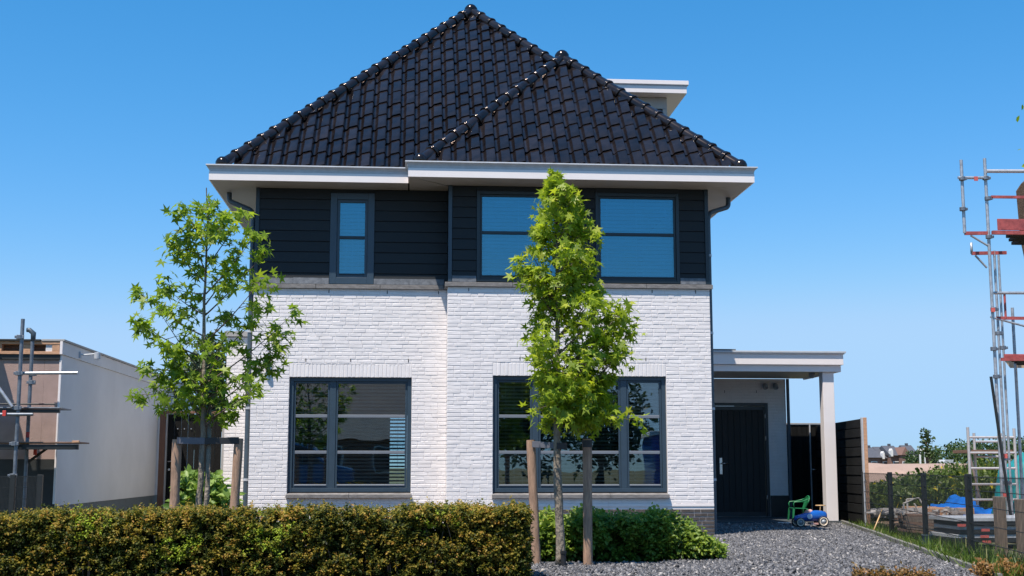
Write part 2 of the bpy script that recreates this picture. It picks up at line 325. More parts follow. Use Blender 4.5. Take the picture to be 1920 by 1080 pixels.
# ------------------------------------------------------------------ the house
XL, XM, XR = -2.58, .57, 4.86           # left corner, return between the two fronts, right corner
YR, YL, YB = 20.5, 20.92, 29.0           # front planes, back plane
ZS = 5.66                                # soffit
house = thing('house', 'white brick house with black tiled hipped roof and dark boarded upper floor', 'house', (1.1, 20.5, 0))
OPN_R = [(1.30, 4.115, .62, 2.762)]; OPN_L = [(-1.97, .003, .62, 2.752)]
def slab_with_holes(mb, x0, x1, y0, y1, z0, z1, holes):
    xs = x0
    for a, b, c, d in sorted(holes):
        mb.box(xs, a, y0, y1, z0, z1); mb.box(a, b, y0, y1, z0, c); mb.box(a, b, y0, y1, d, z1); xs = b
    mb.box(xs, x1, y0, y1, z0, z1)
J = .005                                 # joint depth
WH_R = [(1.30, 4.115, .62, 2.556)]; WH_L = [(-1.97, .003, .62, 2.546)]
mb = MB(); slab_with_holes(mb, XM, XR, YR + J, YR + .30, .0, 3.99, WH_R); mb.box(XM, XM + .3, YR + .302, YL + .2, 0, 3.99)
wallR = mb.build('front_wall', 'joint', house)
mb = MB(); slab_with_holes(mb, XL, XM - .002, YL + J, YL + .30, .0, 3.99, WH_L)
wallL = mb.build('front_wall', 'joint', house)
DY = 27.3                                # plane of the front door
mb = MB(); slab_with_holes(mb, XR, 8.1, DY + J, DY + .3, .0, 3.0, [(6.47, 7.70, .02, 2.48)])
wallD = mb.build('porch_wall', 'joint', house)
EXY = 24.0
mb = MB(); mb.box(-3.42, XL - .002, EXY + J, EXY + .3, 0, 3.49)
wallE = mb.build('side_wall', 'joint', house)
# plain walls out of sight
mb = MB(); mb.box(XL, XL + .3, YL + .302, YB, 0, 5.6); mb.box(XR - .3, XR, YR + .302, YB, 0, 5.6)
mb.box(XL + .3, -.47, YB - .3, YB, 0, 5.6); mb.box(-.07, XR - .3, YB - .3, YB, 0, 5.6); mb.box(-.47, -.07, YB - .3, YB, 0, .62); mb.box(-.47, -.07, YB - .3, YB, 2.25, 5.6)
mb.box(-3.42, -3.14, EXY + .302, YB, 0, 3.45); mb.box(7.9, 8.1, DY + .302, 31, 0, 2.9)
mb.build('rear_wall', 'joint', house)
mb = MB(); mb.box(-3.42, XL, EXY + .3, YB, 3.46, 3.5); mb.box(XR, 8.1, DY + .31, 31, 2.92, 2.98)
mb.build('flat_roof', 'membrane', house)
bx('wall_coping', 'coping', house, -3.47, XL - .004, EXY - .05, EXY + .33, 3.50, 3.60)
# bricks
COURSE = .0625
def brick_rows(x0, x1, z0, z1, holes, rnd):
    out = []; k = 0
    while z0 + (k + .5) * COURSE < z1:
        a0 = z0 + k * COURSE + .005; a1 = min(a0 + .0525, z1); x = x0
        first = rnd.choice([.21, .10, .155, .21])
        while x < x1 - .005:
            L = first if x == x0 else rnd.choice([.21, .21, .21, .21, .10, .10, .205]); xe = min(x + L, x1)
            if x1 - xe < .04: xe = x1
            segs = [(x, xe, a0, a1)]
            for (ha, hb, hc, hd) in holes:
                ns = []
                for (p, q, r, s) in segs:
                    if q <= ha or p >= hb or s <= hc or r >= hd: ns.append((p, q, r, s)); continue
                    if p < ha: ns.append((p, ha - .003, r, s))
                    if q > hb: ns.append((hb + .003, q, r, s))
                    if r < hc - .012: ns.append((max(p, ha), min(q, hb), r, hc - .002))
                    if s > hd + .012: ns.append((max(p, ha), min(q, hb), hd + .002, s))
                segs = ns
            out += [sg for sg in segs if sg[1] - sg[0] > .012 and sg[3] - sg[2] > .01]
            x = xe + .0065
        k += 1
    return out
def brick_geo(mb, x0, x1, z0, z1, y, rnd, rough=1.):
    w_, h_ = x1 - x0, z1 - z0; jit = lambda a: rnd.uniform(-a, a) * rough
    yb = y + J + .004; dy = jit(.0018); c = .0038
    o = [(x0, z0), (x1, z0), (x1, z1), (x0, z1)]
    i_ = [(x0 + c + jit(.0015), z0 + c * 1.2 + jit(.0048)), (x1 - c + jit(.0015), z0 + c * 1.2 + jit(.0048)), (x1 - c + jit(.0015), z1 - c * .8 + jit(.0015)), (x0 + c + jit(.0015), z1 - c * .8 + jit(.0015))]
    v = [(a, yb, b) for a, b in o] + [(a, y + .0035 + dy, b) for a, b in o] + [(a, y + dy + jit(.0012), b) for a, b in i_]
    mb.add(v, [(0, 1, 5, 4), (1, 2, 6, 5), (2, 3, 7, 6), (3, 0, 4, 7), (4, 5, 9, 8), (5, 6, 10, 9), (6, 7, 11, 10), (7, 4, 8, 11), (8, 9, 10, 11)])
rnd = random.Random(3)
SOLD = .0625
rowsR = brick_rows(XM, XR, .52, 3.99, OPN_R, rnd)
rowsL = brick_rows(XL, XM - .002, .02, 3.99, OPN_L, rnd)
rowsD = brick_rows(XR, 8.1, .50, 2.99, [(6.47, 7.70, .02, 2.48)], rnd)
rowsE = brick_rows(-3.42, XL - .002, .02, 3.49, [], rnd)
for (a, b, c, d), rows in ((OPN_R[0], rowsR), (OPN_L[0], rowsL)):      # soldier course over the windows
    x = a
    while x < b - .03: rows.append((x + .005, min(x + SOLD - .005, b), d - .205, d - .004)); x += SOLD
full = [r for r in rowsR if abs(r[1] - r[0] - .21) < .002 and r[3] - r[2] > .05 and r[2] > .9]
full.sort(key=lambda r: abs(r[0] - 2.4) + abs(r[2] - 3.0) * .35)
sel = set(full[:290]); variants = []
for k in range(9):
    q = MB(); brick_geo(q, 0, .21, 0, .0525, 0, rnd); variants.append(q.mesh('brick', 'brick'))
for r in full[:290]: place('brick', rnd.choice(variants), wallR, Matrix.Translation((r[0], YR, r[2])))
def brick_field(rows, y, par):
    q = MB()
    for r in rows:
        if r not in sel: brick_geo(q, *r, y, rnd)
    q.build('brickwork', 'brick', par)['kind'] = 'stuff'
brick_field(rowsR, YR, wallR); brick_field(rowsL, YL, wallL); brick_field(rowsD, DY, wallD); brick_field(rowsE, EXY, wallE)
# return side bricks facing left
q = MB()
k = 0
while .02 + k * COURSE < 3.95:
    z = .025 + k * COURSE; a = .0 if k % 2 else .1
    for (p0, p1) in (((YR + .004, YR + .10), (YR + .11, YR + .32), (YR + .33, YL - .002)) if k % 2 else ((YR + .004, YR + .21), (YR + .22, YL - .002))):
        q.hexa([(XM + .004, p0, z), (XM + .004, p1, z), (XM - .006, p1 - .004, z + .004), (XM - .006, p0 + .004, z + .004), (XM + .004, p0, z + .0525), (XM + .004, p1, z + .0525), (XM - .006, p1 - .004, z + .049), (XM - .006, p0 + .004, z + .049)])
    k += 1
q.build('return_brickwork', 'brick', house)['kind'] = 'stuff'
# plinth of dark brick and its white capping
rp_ = brick_rows(XM, XR, .0, .468, [], rnd); q = MB()
for r in rp_: brick_geo(q, *r, YR - .004, rnd)
pl = bx('plinth', 'plinth', house, XM - .003, XR + .003, YR + .0075, YR + .02, 0, .474, 0); q.build('plinth_brickwork', 'plinth', pl)['kind'] = 'stuff'
x = XM
while x < XR - .1:
    bx('plinth_cap', 'white', house, x + .003, min(x + .86, XR), YR - .007, YR + .0085, .477, .519, .003); x += .86
bx('plinth', 'membrane', house, 7.705, 8.105, DY - .012, DY + .012, .02, .497, 0)
# small open joints
for px, pz, y in [(1.73, 2.83, YR), (2.35, 2.83, YR), (3.78, 2.83, YR), (.9, 3.945, YR), (1.83, 3.945, YR), (3.9, 3.945, YR), (4.62, 3.945, YR), (-1.72, 2.82, YL), (-1.0, 2.82, YL), (-.06, 2.82, YL),
                  (-1.37, 3.945, YL), (-.42, 3.945, YL), (.42, 3.945, YL), (6.75, 2.72, DY), (7.45, 2.72, DY)]:
    bx('weep_joint', 'membrane', house, px, px + .012, y - .0035, y + .004, pz - .025, pz + .028, 0)
# stone ledge under the boarding
def ledge(x0, x1, y, over, z0=3.992, z1=4.062, nm='ledge', m_='stone', par=house):
    n = max(1, round((x1 - x0) / 1.0)); d = (x1 - x0) / n
    for k in range(n): bx(nm, m_, par, x0 + k * d + (.003 if k else 0), x0 + (k + 1) * d - .003, y - over, y + .16, z0, z1, .004)
ledge(XM - .05, XR + .05, YR, .045); ledge(XL - .04, XM - .056, YL, .045)
bx('ledge_return', 'stone', house, XM - .05, XM + .1, YR + .162, YL - .046, 3.992, 4.06, .004)
# sills
for (a, b, c, d), y in ((OPN_R[0], YR), (OPN_L[0], YL)):
    n = 3 if b - a > 2.2 else 2
    for k in range(n):
        w_ = (b - a + .03) / n; x0 = a - .015 + k * w_
        MB().hexa([(x0 + .002, y - .065, .612), (x0 + w_ - .002, y - .065, .612), (x0 + w_ - .002, y + .12, .612), (x0 + .002, y + .12, .612), (x0 + .002, y - .065, .668), (x0 + w_ - .002, y - .065, .668), (x0 + w_ - .002, y + .12, .70), (x0 + .002, y + .12, .70)]).build('window_sill', 'stone', house, bevel=.004)
# interior
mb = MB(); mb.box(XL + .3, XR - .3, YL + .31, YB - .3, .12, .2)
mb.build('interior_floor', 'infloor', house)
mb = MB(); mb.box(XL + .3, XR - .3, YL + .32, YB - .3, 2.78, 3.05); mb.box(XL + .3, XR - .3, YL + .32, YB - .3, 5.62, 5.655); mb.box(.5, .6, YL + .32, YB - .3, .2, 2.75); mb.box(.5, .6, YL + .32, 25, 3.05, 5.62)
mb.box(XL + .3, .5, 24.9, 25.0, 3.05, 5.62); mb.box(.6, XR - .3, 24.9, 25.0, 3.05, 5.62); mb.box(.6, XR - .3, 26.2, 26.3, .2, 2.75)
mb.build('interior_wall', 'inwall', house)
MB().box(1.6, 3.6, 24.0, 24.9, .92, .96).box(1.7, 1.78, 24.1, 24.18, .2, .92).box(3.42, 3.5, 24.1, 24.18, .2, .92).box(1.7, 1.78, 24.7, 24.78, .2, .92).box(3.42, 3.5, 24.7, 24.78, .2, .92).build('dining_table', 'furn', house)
# windows
def window(x0, x1, z0, z1, y, rec, vert, hor, fw, m_, g_, sash=.045, mw=.09, blind=None, barm='bar'):
    yf = y + rec; q = MB()
    q.box(x0, x0 + fw, yf, yf + .09, z0, z1); q.box(x1 - fw, x1, yf, yf + .09, z0, z1)
    q.box(x0 + fw, x1 - fw, yf, yf + .09, z0, z0 + fw); q.box(x0 + fw, x1 - fw, yf, yf + .09, z1 - fw, z1)
    win = q.build('window', m_, house, bevel=.004)
    xs = [x0 + fw] + [c for v in vert for c in (v - mw / 2, v + mw / 2)] + [x1 - fw]
    for v in vert: bx('mullion', m_, win, v - mw / 2, v + mw / 2, yf + .012, yf + .085, z0 + fw, z1 - fw, .003)
    for k in range(0, len(xs), 2):
        a, b = xs[k] + .002, xs[k + 1] - .002; c, d = z0 + fw + .002, z1 - fw - .002; q = MB()
        q.box(a, a + sash, yf + .025, yf + .075, c, d); q.box(b - sash, b, yf + .025, yf + .075, c, d); q.box(a + sash, b - sash, yf + .025, yf + .075, d - sash, d)
        q.box(a + sash, b - sash, yf + .025, yf + .075, c, c + sash)
        q.build('sash', m_, win, bevel=.003)
        q = MB(); q.hexa([(a + sash, yf + .014, c + sash + .001), (b - sash, yf + .014, c + sash + .001), (b - sash, yf + .045, c + sash + .001), (a + sash, yf + .045, c + sash + .001),
                        (a + sash, yf + .014, c + sash + .014), (b - sash, yf + .014, c + sash + .014), (b - sash, yf + .045, c + sash + .024), (a + sash, yf + .045, c + sash + .024)])
        q.build('glazing_bead', barm, win)
        zs = [c + sash] + [e for h in hor for e in (h - .028, h + .028)] + [d - sash]
        for h in hor: bx('glazing_bar', barm, win, a + sash, b - sash, yf + .03, yf + .072, h - .026, h + .026, .006)
        for j in range(0, len(zs), 2): MB().box(a + sash, b - sash, yf + .048, yf + .054, zs[j], zs[j + 1]).build('pane', g_, win)
        if blind:
            q = MB(); z = c + .05
            while z < d - .05:
                tl = blind[1]; dx_ = .025 * math.cos(tl); dz_ = .025 * math.sin(tl)
                yc = yf + .16; q.hexa([(a + .03, yc - dx_, z + dz_), (b - .03, yc - dx_, z + dz_), (b - .03, yc + dx_, z - dz_), (a + .03, yc + dx_, z - dz_), (a + .03, yc - dx_, z + dz_ + .0015), (b - .03, yc - dx_, z + dz_ + .0015), (b - .03, yc + dx_, z - dz_ + .0015), (a + .03, yc + dx_, z - dz_ + .0015)])
                z += blind[0]
            q.box(a + .03, b - .03, yf + .13, yf + .19, d - .045, d - .002)
            for xc in (a + .15, (a + b) / 2, b - .15): q.box(xc - .002, xc + .002, yf + .131, yf + .134, c + .04, d - .05)
            q.build('blind', 'blind', win)['kind'] = 'stuff'
    return win
window(-1.966, .0, .705, 2.546, YL, .055, [-1.27], [1.92, 1.338], .065, 'frame', 'glass', .032, .10, (.058, .5))
window(1.304, 4.111, .705, 2.556, YR, .055, [1.99, 3.423], [1.91, 1.335], .065, 'frame', 'glass', .032, .10, (.058, .5))
window(1.03, 2.42, 4.075, 5.575, YR - .03, .0, [], [4.888], .055, 'fdark', 'glassup', .032, .09, (.062, .95), 'fdark')
window(2.98, 4.37, 4.075, 5.575, YR - .03, .0, [], [4.888], .055, 'fdark', 'glassup', .032, .09, (.062, .95), 'fdark')
window(-1.363, -.639, 4.07, 5.59, YL - .03, .0, [], [4.848], .11, 'frame', 'glassup', .045, .09, (.062, .95), 'fdark')
# boarded upper floor
def boards(x0, x1, y, zb=4.075, zt=ZS - .004, pitch=.178):
    n = math.ceil((zt - zb) / pitch); p = (zt - zb) / n
    for k in range(n):
        z0 = zb + k * p; z1 = z0 + p - .006; jt = rnd.uniform(-.002, .002)
        MB().hexa([(x0, y - .024 + jt, z0), (x1, y - .024 + jt, z0), (x1, y + .01, z0), (x0, y + .01, z0), (x0, y - .010, z1), (x1, y - .010, z1), (x1, y + .01, z1), (x0, y + .01, z1)]).build('plank', 'clad', house, bevel=.002)
bk = MB(); slab_with_holes(bk, XM + .03, XR - .03, YR + .012, YR + .25, 4.064, ZS - .002, [(1.03, 2.42, 4.075, 5.575), (2.98, 4.37, 4.075, 5.575)])
slab_with_holes(bk, XL + .03, XM - .002, YL + .012, YL + .25, 4.064, ZS - .002, [(-1.363, -.639, 4.07, 5.59)])
bk.box(XM + .004, XM + .028, YR + .01, YL + .01, 4.064, ZS - .002); bk.build('boarded_wall', 'clad', house)
boards(XM + .065, 1.027, YR); boards(4.373, XR - .065, YR); boards(2.423, 2.977, YR); boards(XL + .055, -1.366, YL); boards(-.636, XM - .003, YL)
bx('plank', 'clad', house, 1.03, 2.42, YR - .02, YR + .01, 5.578, ZS - .004, .002); bx('plank', 'clad', house, 2.98, 4.37, YR - .02, YR + .01, 5.578, ZS - .004, .002)
for x0, y in ((XM - .002, YR), (XR - .062, YR), (XL - .002, YL)): bx('corner_trim', 'frame' if x0 < XM + 1 and x0 > 0 else 'fdark', house, x0, x0 + .062, y - .034, y + .06, 4.066, ZS - .004, .004)
for x0, x1, y in ((XM + .065, 1.027, YR), (4.373, XR - .065, YR), (XL + .055, -1.366, YL), (-.636, XM - .05, YL)):
    n = max(1, round((x1 - x0) / .55)); d = (x1 - x0) / n
    for k in range(n):
        j1 = rnd.uniform(-.008, .008)
        MB().hexa([(x0 + k * d, y - .044, 4.066), (x0 + (k + 1) * d - .004, y - .044, 4.066), (x0 + (k + 1) * d - .004, y - .03, 4.066), (x0 + k * d, y - .03, 4.066),
                   (x0 + k * d, y - .033, 4.165 + j1), (x0 + (k + 1) * d - .004, y - .033, 4.165 + j1 * .5), (x0 + (k + 1) * d - .004, y - .027, 4.165 + j1 * .5), (x0 + k * d, y - .027, 4.165 + j1)]).build('lead_flashing', 'lead', house)
# eaves
XEL, XEM, XER, YEL, YER = -3.27, -.09, 5.49, 20.36, 19.88
path = [(XEL, YB + .7), (XEL, YEL), (XEM, YEL), (XEM, YER), (XER, YER), (XER, YB + .7)]
def sweep(name, prof, m_, path=path, par=house, smooth=False):
    nn = []; n = len(path)
    for i in range(n):
        def no(a, b):
            d = (V3(b) - V3(a)).normalized(); return V3((d.y, -d.x))        # outward = right of travel mirrored below
        if i == 0: nv = no(path[0], path[1])
        elif i == n - 1: nv = no(path[-2], path[-1])
        else:
            a, b = no(path[i - 1], path[i]), no(path[i], path[i + 1]); nv = (a + b) / (1 + a.dot(b))
        nn.append(nv)
    q = MB(); k = len(prof)
    for (x, y), nv in zip(path, nn):
        for o_, z in prof: q.v.append((x + nv.x * o_, y + nv.y * o_, z))
    for i in range(n - 1):
        for j in range(k): j2 = (j + 1) % k; q.f.append((i * k + j, i * k + j2, (i + 1) * k + j2, (i + 1) * k + j))
    q.f.append(tuple(range(k))); q.f.append(tuple((n - 1) * k + j for j in range(k))[::-1])
    return q.build(name, m_, par)
sg = 1
_p2 = lambda pr: [(sg * a, z) for a, z in pr]
V2 = V3
def fixpath(pp): return [V3((a, b)) for a, b in pp]
path = fixpath(path)
sweep('fascia', _p2([(0, ZS - .004), (0, 5.797), (-.02, 5.797), (-.02, ZS - .004)]), 'white', path)
sweep('gutter', _p2([(.048, 5.906), (.05, 5.888), (.044, 5.884), (.018, 5.866), (.002, 5.84), (-.006, 5.8), (-.16, 5.8), (-.16, 5.83), (-.03, 5.83), (-.01, 5.85), (.02, 5.9)]), 'zinc', path)
# soffit panels with mitred corners
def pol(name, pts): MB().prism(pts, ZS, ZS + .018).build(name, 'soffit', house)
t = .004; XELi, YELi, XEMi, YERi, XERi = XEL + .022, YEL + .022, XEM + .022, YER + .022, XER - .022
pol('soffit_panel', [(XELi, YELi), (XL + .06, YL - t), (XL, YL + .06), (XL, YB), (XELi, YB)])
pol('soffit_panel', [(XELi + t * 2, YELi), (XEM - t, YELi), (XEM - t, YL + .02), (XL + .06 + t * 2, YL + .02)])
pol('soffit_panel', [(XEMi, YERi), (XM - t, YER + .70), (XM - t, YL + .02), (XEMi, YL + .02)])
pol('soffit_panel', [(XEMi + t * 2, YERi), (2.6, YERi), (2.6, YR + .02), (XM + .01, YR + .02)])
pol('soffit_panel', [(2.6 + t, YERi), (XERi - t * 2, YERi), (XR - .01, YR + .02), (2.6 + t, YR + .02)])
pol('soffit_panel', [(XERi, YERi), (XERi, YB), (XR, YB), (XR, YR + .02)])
# downpipes
def pipe(pts, name='downpipe', r=.042, m_='pipe'):
    q = MB(); P = [V3(p) for p in pts]; out = [P[0]]
    for i in range(1, len(P) - 1):
        a, b, c = P[i - 1], P[i], P[i + 1]; l = min(.12, (b - a).length * .45, (c - b).length * .45); p0 = b + (a - b).normalized() * l; p1 = b + (c - b).normalized() * l
        for s_ in (0, .25, .5, .75, 1): out.append(p0.lerp(b, s_).lerp(b.lerp(p1, s_), s_))
    out.append(P[-1]); q.tube(out, r, 14); return q.build(name, m_, house, smooth=True, auto=.9)
dp1 = pipe([(-3.08, 21.35, 5.66), (-3.08, 21.35, 5.52), (-2.64, 21.1, 5.30), (-2.64, 21.1, .05)]); dp2 = pipe([(5.36, 21.1, 5.66), (5.36, 21.1, 5.5), (4.925, 20.78, 5.32), (4.925, 20.78, .05)])
dp3 = pipe([(8.14, DY - .03, 3.0), (8.14, DY - .03, .05)], r=.035)
for d_, x, y in ((dp1, -2.64, 21.1), (dp2, 4.925, 20.78)):
    for z in (.9, 2.05, 3.3, 4.6): MB().lathe([(.043, -.02), (.05, -.02), (.05, .02), (.043, .02)], (x, y, z), n=14).build('pipe_bracket', 'zinc', d_)
# ------------------------------------------------------------------ roof
c45 = math.sqrt(.5); EZ = 5.90; XTL, XTR, YT1, YT2, XT2 = -3.10, 5.32, 20.50, 20.03, .08
TW, TG, TLn = .240, .428, .49
HM = (XTR - XTL) / 2; HS = (XTR - XT2) / 2; AX = (XTL + XTR) / 2; BX = (XT2 + XTR) / 2
ro = MB(); zo = EZ - .07
A = (AX, YT1 + HM, zo + HM); B = (BX, YT2 + HS, zo + HS); K = (BX, YT1 + HS, zo + HS); C0 = (XTL, YT1, zo); C1 = (XT2, YT1, zo); C2 = (XT2, YT2, zo); C3 = (XTR, YT2, zo); A2 = (AX, YB + .55 - HM, zo + HM)
if A2[1] < A[1]: A2 = (AX, A[1] + .5, zo + HM)
ro.add([A, B, K, C0, C1, C2, C3, A2, (XTL, YB + .55, zo), (XTR, YB + .55, zo)], [(3, 4, 2, 0), (4, 5, 1, 2), (5, 6, 1), (6, 9, 7, 0, 2, 1), (3, 0, 7, 8), (7, 9, 8), (3, 8, 9, 6, 5, 4)])
roof = ro.build('roof', 'under', house)
bx('roof_apron', 'under', roof, XT2 - .1, XTR + .1, YT2 - .02, YT2 + .02, 5.84, EZ - .03, 0)
prof = [(a * .93, z) for a, z in [(0, .016), (.018, .002), (.042, -.004), (.066, .002), (.084, .022), (.098, .040), (.112, .052), (.135, .058), (.17, .067), (.205, .078), (.236, .087), (.250, .084), (.262, .062), (.270, .034), (.276, .012)]]
def tile_bm():
    b = bmesh.new(); rows = []
    ys = [(0, -.001, 0), (.004, 0, 0), (.2, 0, 1), (TLn, 0, 1)]
    for y, dz, _ in ys: rows.append([b.verts.new((x - .02, y, z + dz + .026 * (1 - y / TLn))) for x, z in prof])
    low = [b.verts.new((x - .02, .004, z - .013 + .026)) for x, z in prof]; lowb = [b.verts.new((x - .02, TLn, z - .012)) for x, z in prof]
    def strip(p, q):
        for i in range(len(p) - 1): b.faces.new((p[i], p[i + 1], q[i + 1], q[i]))
    for i in range(len(rows) - 1): strip(rows[i], rows[i + 1])
    strip(low, rows[0]); strip(lowb, low)
    b.faces.new([rows[0][-1], *[r[-1] for r in rows[1:]], lowb[-1], low[-1]]); b.faces.new([low[0], lowb[0], *[r[0] for r in rows[::-1]]])
    return b
tb = tile_bm(); bmesh.ops.recalc_face_normals(tb, faces=tb.faces); TILE = bpy.data.meshes.new('tile'); tb.to_mesh(TILE); tb.free()
TILE.materials.append(M['tile']); TILE.polygons.foreach_set('use_smooth', [True] * len(TILE.polygons)); TILE.set_sharp_from_angle(angle=.75)
def frame(o, ex, ey): ez = V3(ex).cross(V3(ey)); return Matrix(((ex[0], ey[0], ez.x, o[0]), (ex[1], ey[1], ez.y, o[1]), (ex[2], ey[2], ez.z, o[2]), (0, 0, 0, 1)))
def lay(fr, u0, u1, vmax, planes, inside, ph=0.):
    """planes: (point, keep-normal) in roof-plane coordinates"""
    nv = math.ceil(vmax / TG) + 1
    nu = math.ceil((u1 - u0) / TW) + 2
    for j in range(nv):
        for i in range(-1, nu):
            u = u0 + ph + i * TW; v = j * TG; cs = [(u - .02, v), (u + .25, v), (u + .25, v + TLn), (u - .02, v + TLn)]
            st = []
            dead = False; cuts = []
            for pt, no in planes(u + .13, v + .2):
                d = [(a - pt[0]) * no[0] + (b - pt[1]) * no[1] for a, b in cs]
                if max(d) < .03: dead = True
                elif min(d) < 0: cuts.append((pt, no))
            if dead: continue
            mw = fr @ Matrix.Translation((u, v, 0)) @ Matrix.Rotation(rnd.gauss(0, .010), 4, 'X') @ Matrix.Rotation(rnd.gauss(0, .012), 4, 'Y')
            if not cuts: place('roof_tile', TILE, roof, mw); continue
            b = bmesh.new(); b.from_mesh(TILE)
            for pt, no in cuts:
                bmesh.ops.bisect_plane(b, geom=b.verts[:] + b.edges[:] + b.faces[:], dist=1e-5, plane_co=(pt[0] - u, pt[1] - v, 0), plane_no=(-no[0], -no[1], 0), clear_outer=True)
            if len(b.faces) < 3: b.free(); continue
            me = bpy.data.meshes.new('tile_cut'); b.to_mesh(me); b.free(); me.materials.append(M['tile'])
            me.polygons.foreach_set('use_smooth', [True] * len(me.polygons)); me.set_sharp_from_angle(angle=.75); place('roof_tile', me, roof, mw)
ft = frame((0, YT1, EZ - .02), (1, 0, 0), (0, c45, c45)); hyp = HS / c45
def pl_main(u, v):
    out = [((XTL, 0), (1, -c45))]
    if v < hyp - .1: out.append(((XT2, 0), (-1, c45)))
    if v > hyp - .5: out.append(((XTR, 0), (-1, -c45)))
    return out
lay(ft, XTL, XTR, HM / c45, pl_main, None)
ft2 = frame((0, YT2, EZ - .02), (1, 0, 0), (0, c45, c45))
lay(ft2, XT2, XTR, HS / c45, lambda u, v: [((XT2, 0), (1, -c45)), ((XTR, 0), (-1, -c45))], None, .05)
# hip and ridge tiles
def hip_mesh():
    q = MB(); L = .325; n = 12; pr = [(-.045, .100), (-.044, .117), (-.030, .125), (-.012, .120), (-.005, .110), (.004, .117), (.018, .115), (.026, .106), (.06, .102), (L, .094)]
    for (z, r) in pr:
        for k in range(n + 1):
            a = math.radians(-30 + 240 * k / n); q.v.append((r * 1.02 * math.cos(a), z, r * math.sin(a) * 1.0))
    for i in range(len(pr) - 1):
        for k in range(n): a = i * (n + 1) + k; q.f.append((a, a + 1, a + n + 2, a + n + 1))
    for (z, r) in ((pr[0][0], pr[0][1] - .02),):
        b0 = len(q.v)
        for k in range(n + 1):
            a = math.radians(-30 + 240 * k / n); q.v.append((r * math.cos(a), z + .002, r * math.sin(a)))
        for k in range(n): q.f.append((b0 + k, b0 + k + 1, k + 1, k))
    me = q.mesh('hip_tile', 'tile', True); me.set_sharp_from_angle(angle=.9); return me
HIP = hip_mesh()
def hips(a, b, name='hip_tile', skip=0.):
    a = V3(a); b = V3(b); d = (b - a).normalized(); side = d.cross(V3((0, 0, 1))).normalized(); L = (b - a).length; n = round((L - skip) / .315); st = (L - skip) / n
    for k in range(n):
        p = a + d * (k * st + .03); place(name, HIP, roof, frame(p, side, d))
def endcap(p, d):
    d = V3(d).normalized(); q = MB(); q.lathe([(0, -.10), (.055, -.09), (.095, -.06), (.116, -.015), (.118, .03), (.105, .06)], p, -d if False else d, 20); q.build('hip_end_cap', 'tile', roof, smooth=True)
up = .045
hips((XTL + .02, YT1 + .02, EZ + up), (AX, YT1 + HM, EZ + HM + up + .02)); hips((BX - .06, YT1 + HS + .06, EZ + HS + up + .06), (AX, YT1 + HM, EZ + HM + up + .02))
hips((XT2 + .02, YT2 + .02, EZ + up), (BX, YT2 + HS, EZ + HS + up)); hips((XTR - .02, YT2 + .02, EZ + up), (BX, YT2 + HS, EZ + HS + up))
hips((BX, YT2 + HS, EZ + HS + up + .03), (BX, YT1 + HS + .1, EZ + HS + up + .03), 'ridge_tile')
hips((AX, YT1 + HM, EZ + HM + up + .03), (AX, YT1 + HM + 1.2, EZ + HM + up + .03), 'ridge_tile')
for p, d in (((XTL, YT1, EZ + up), (1, 1, 1)), ((XT2, YT2, EZ + up), (1, 1, 1)), ((XTR, YT2, EZ + up), (-1, 1, 1))): endcap(V3(p) + V3(d).normalized() * .02, d)
for p in ((AX, YT1 + HM, EZ + HM + up + .03), (BX, YT2 + HS, EZ + HS + up + .02)):
    MB().lathe([(.14, -.10), (.142, -.02), (.125, .06), (.085, .11), (.04, .135), (0, .14)], p, (0, -.25, 1), 20).build('hip_junction_cap', 'tile', roof, smooth=True)
# dormer on the right slope
dm = bx('dormer', 'soffit', house, 3.2, 5.13, 25.15, 28.0, 6.0, 8.60, .004)
bx('dormer_cheek', 'clad', dm, 3.25, 5.06, 25.118, 25.148, 6.0, 8.36, .003); bx('dormer_trim', 'soffit', dm, 3.25, 5.15, 25.108, 25.148, 8.363, 8.60, .003)
bx('corner_trim', 'soffit', dm, 5.063, 5.15, 25.11, 25.148, 6.0, 8.36, .003)
dr = bx('dormer_roof', 'white', dm, 2.6, 5.50, 24.80, 28.2, 8.605, 8.755, .004)
bx('roof_edge', 'white', dr, 2.6, 5.535, 24.765, 28.25, 8.775, 8.86, .004); bx('shadow_gap', 'zinc', dr, 2.6, 5.51, 24.79, 28.2, 8.757, 8.773, 0)
# ------------------------------------------------------------------ porch
YP = 24.9
porch = bx('porch_roof', 'white', house, XR + .03, 8.585, YP, DY - .003, 3.12, 3.325, .004)
bx('roof_edge', 'zinc', porch, XR + .03, 8.63, YP - .045, DY + .5, 3.352, 3.39, .004); bx('edge_trim', 'white', porch, XR + .03, 8.605, YP - .02, DY + .4, 3.328, 3.349, .003)
bx('lower_fascia', 'white', porch, XR + .03, 8.55, YP + .06, YP + .11, 2.985, 3.117, .004); bx('side_fascia', 'white', porch, 8.50, 8.55, YP + .112, DY + .02, 2.985, 3.117, .004)
bx('wall_flashing', 'lead', porch, XR + .05, 6.40, YP - .03, DY, 3.393, 3.42, .004)
n = 8
for k in range(n):
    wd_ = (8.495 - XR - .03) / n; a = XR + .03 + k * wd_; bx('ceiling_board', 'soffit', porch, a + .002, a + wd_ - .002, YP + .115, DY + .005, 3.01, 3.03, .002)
bx('porch_post', 'white', house, 8.19, 8.42, YP + .13, YP + .36, .05, 2.983, .006)
sl_ = bx('porch_slab', 'slab', house, XR + .03, 8.62, YP + .05, DY + .02, -.1, .035, .008)
for a in np.arange(XR + .04, 8.55, .60):
    for b in np.arange(YP + .055, DY - .1, .60): bx('paving_tile', 'slab', sl_, a, min(a + .595, 8.615), b, min(b + .595, DY), .0355, .047, .003)
door = bx('front_door', 'fdark', house, 6.545, 7.625, DY + .065, DY + .105, .06, 2.41, .003)
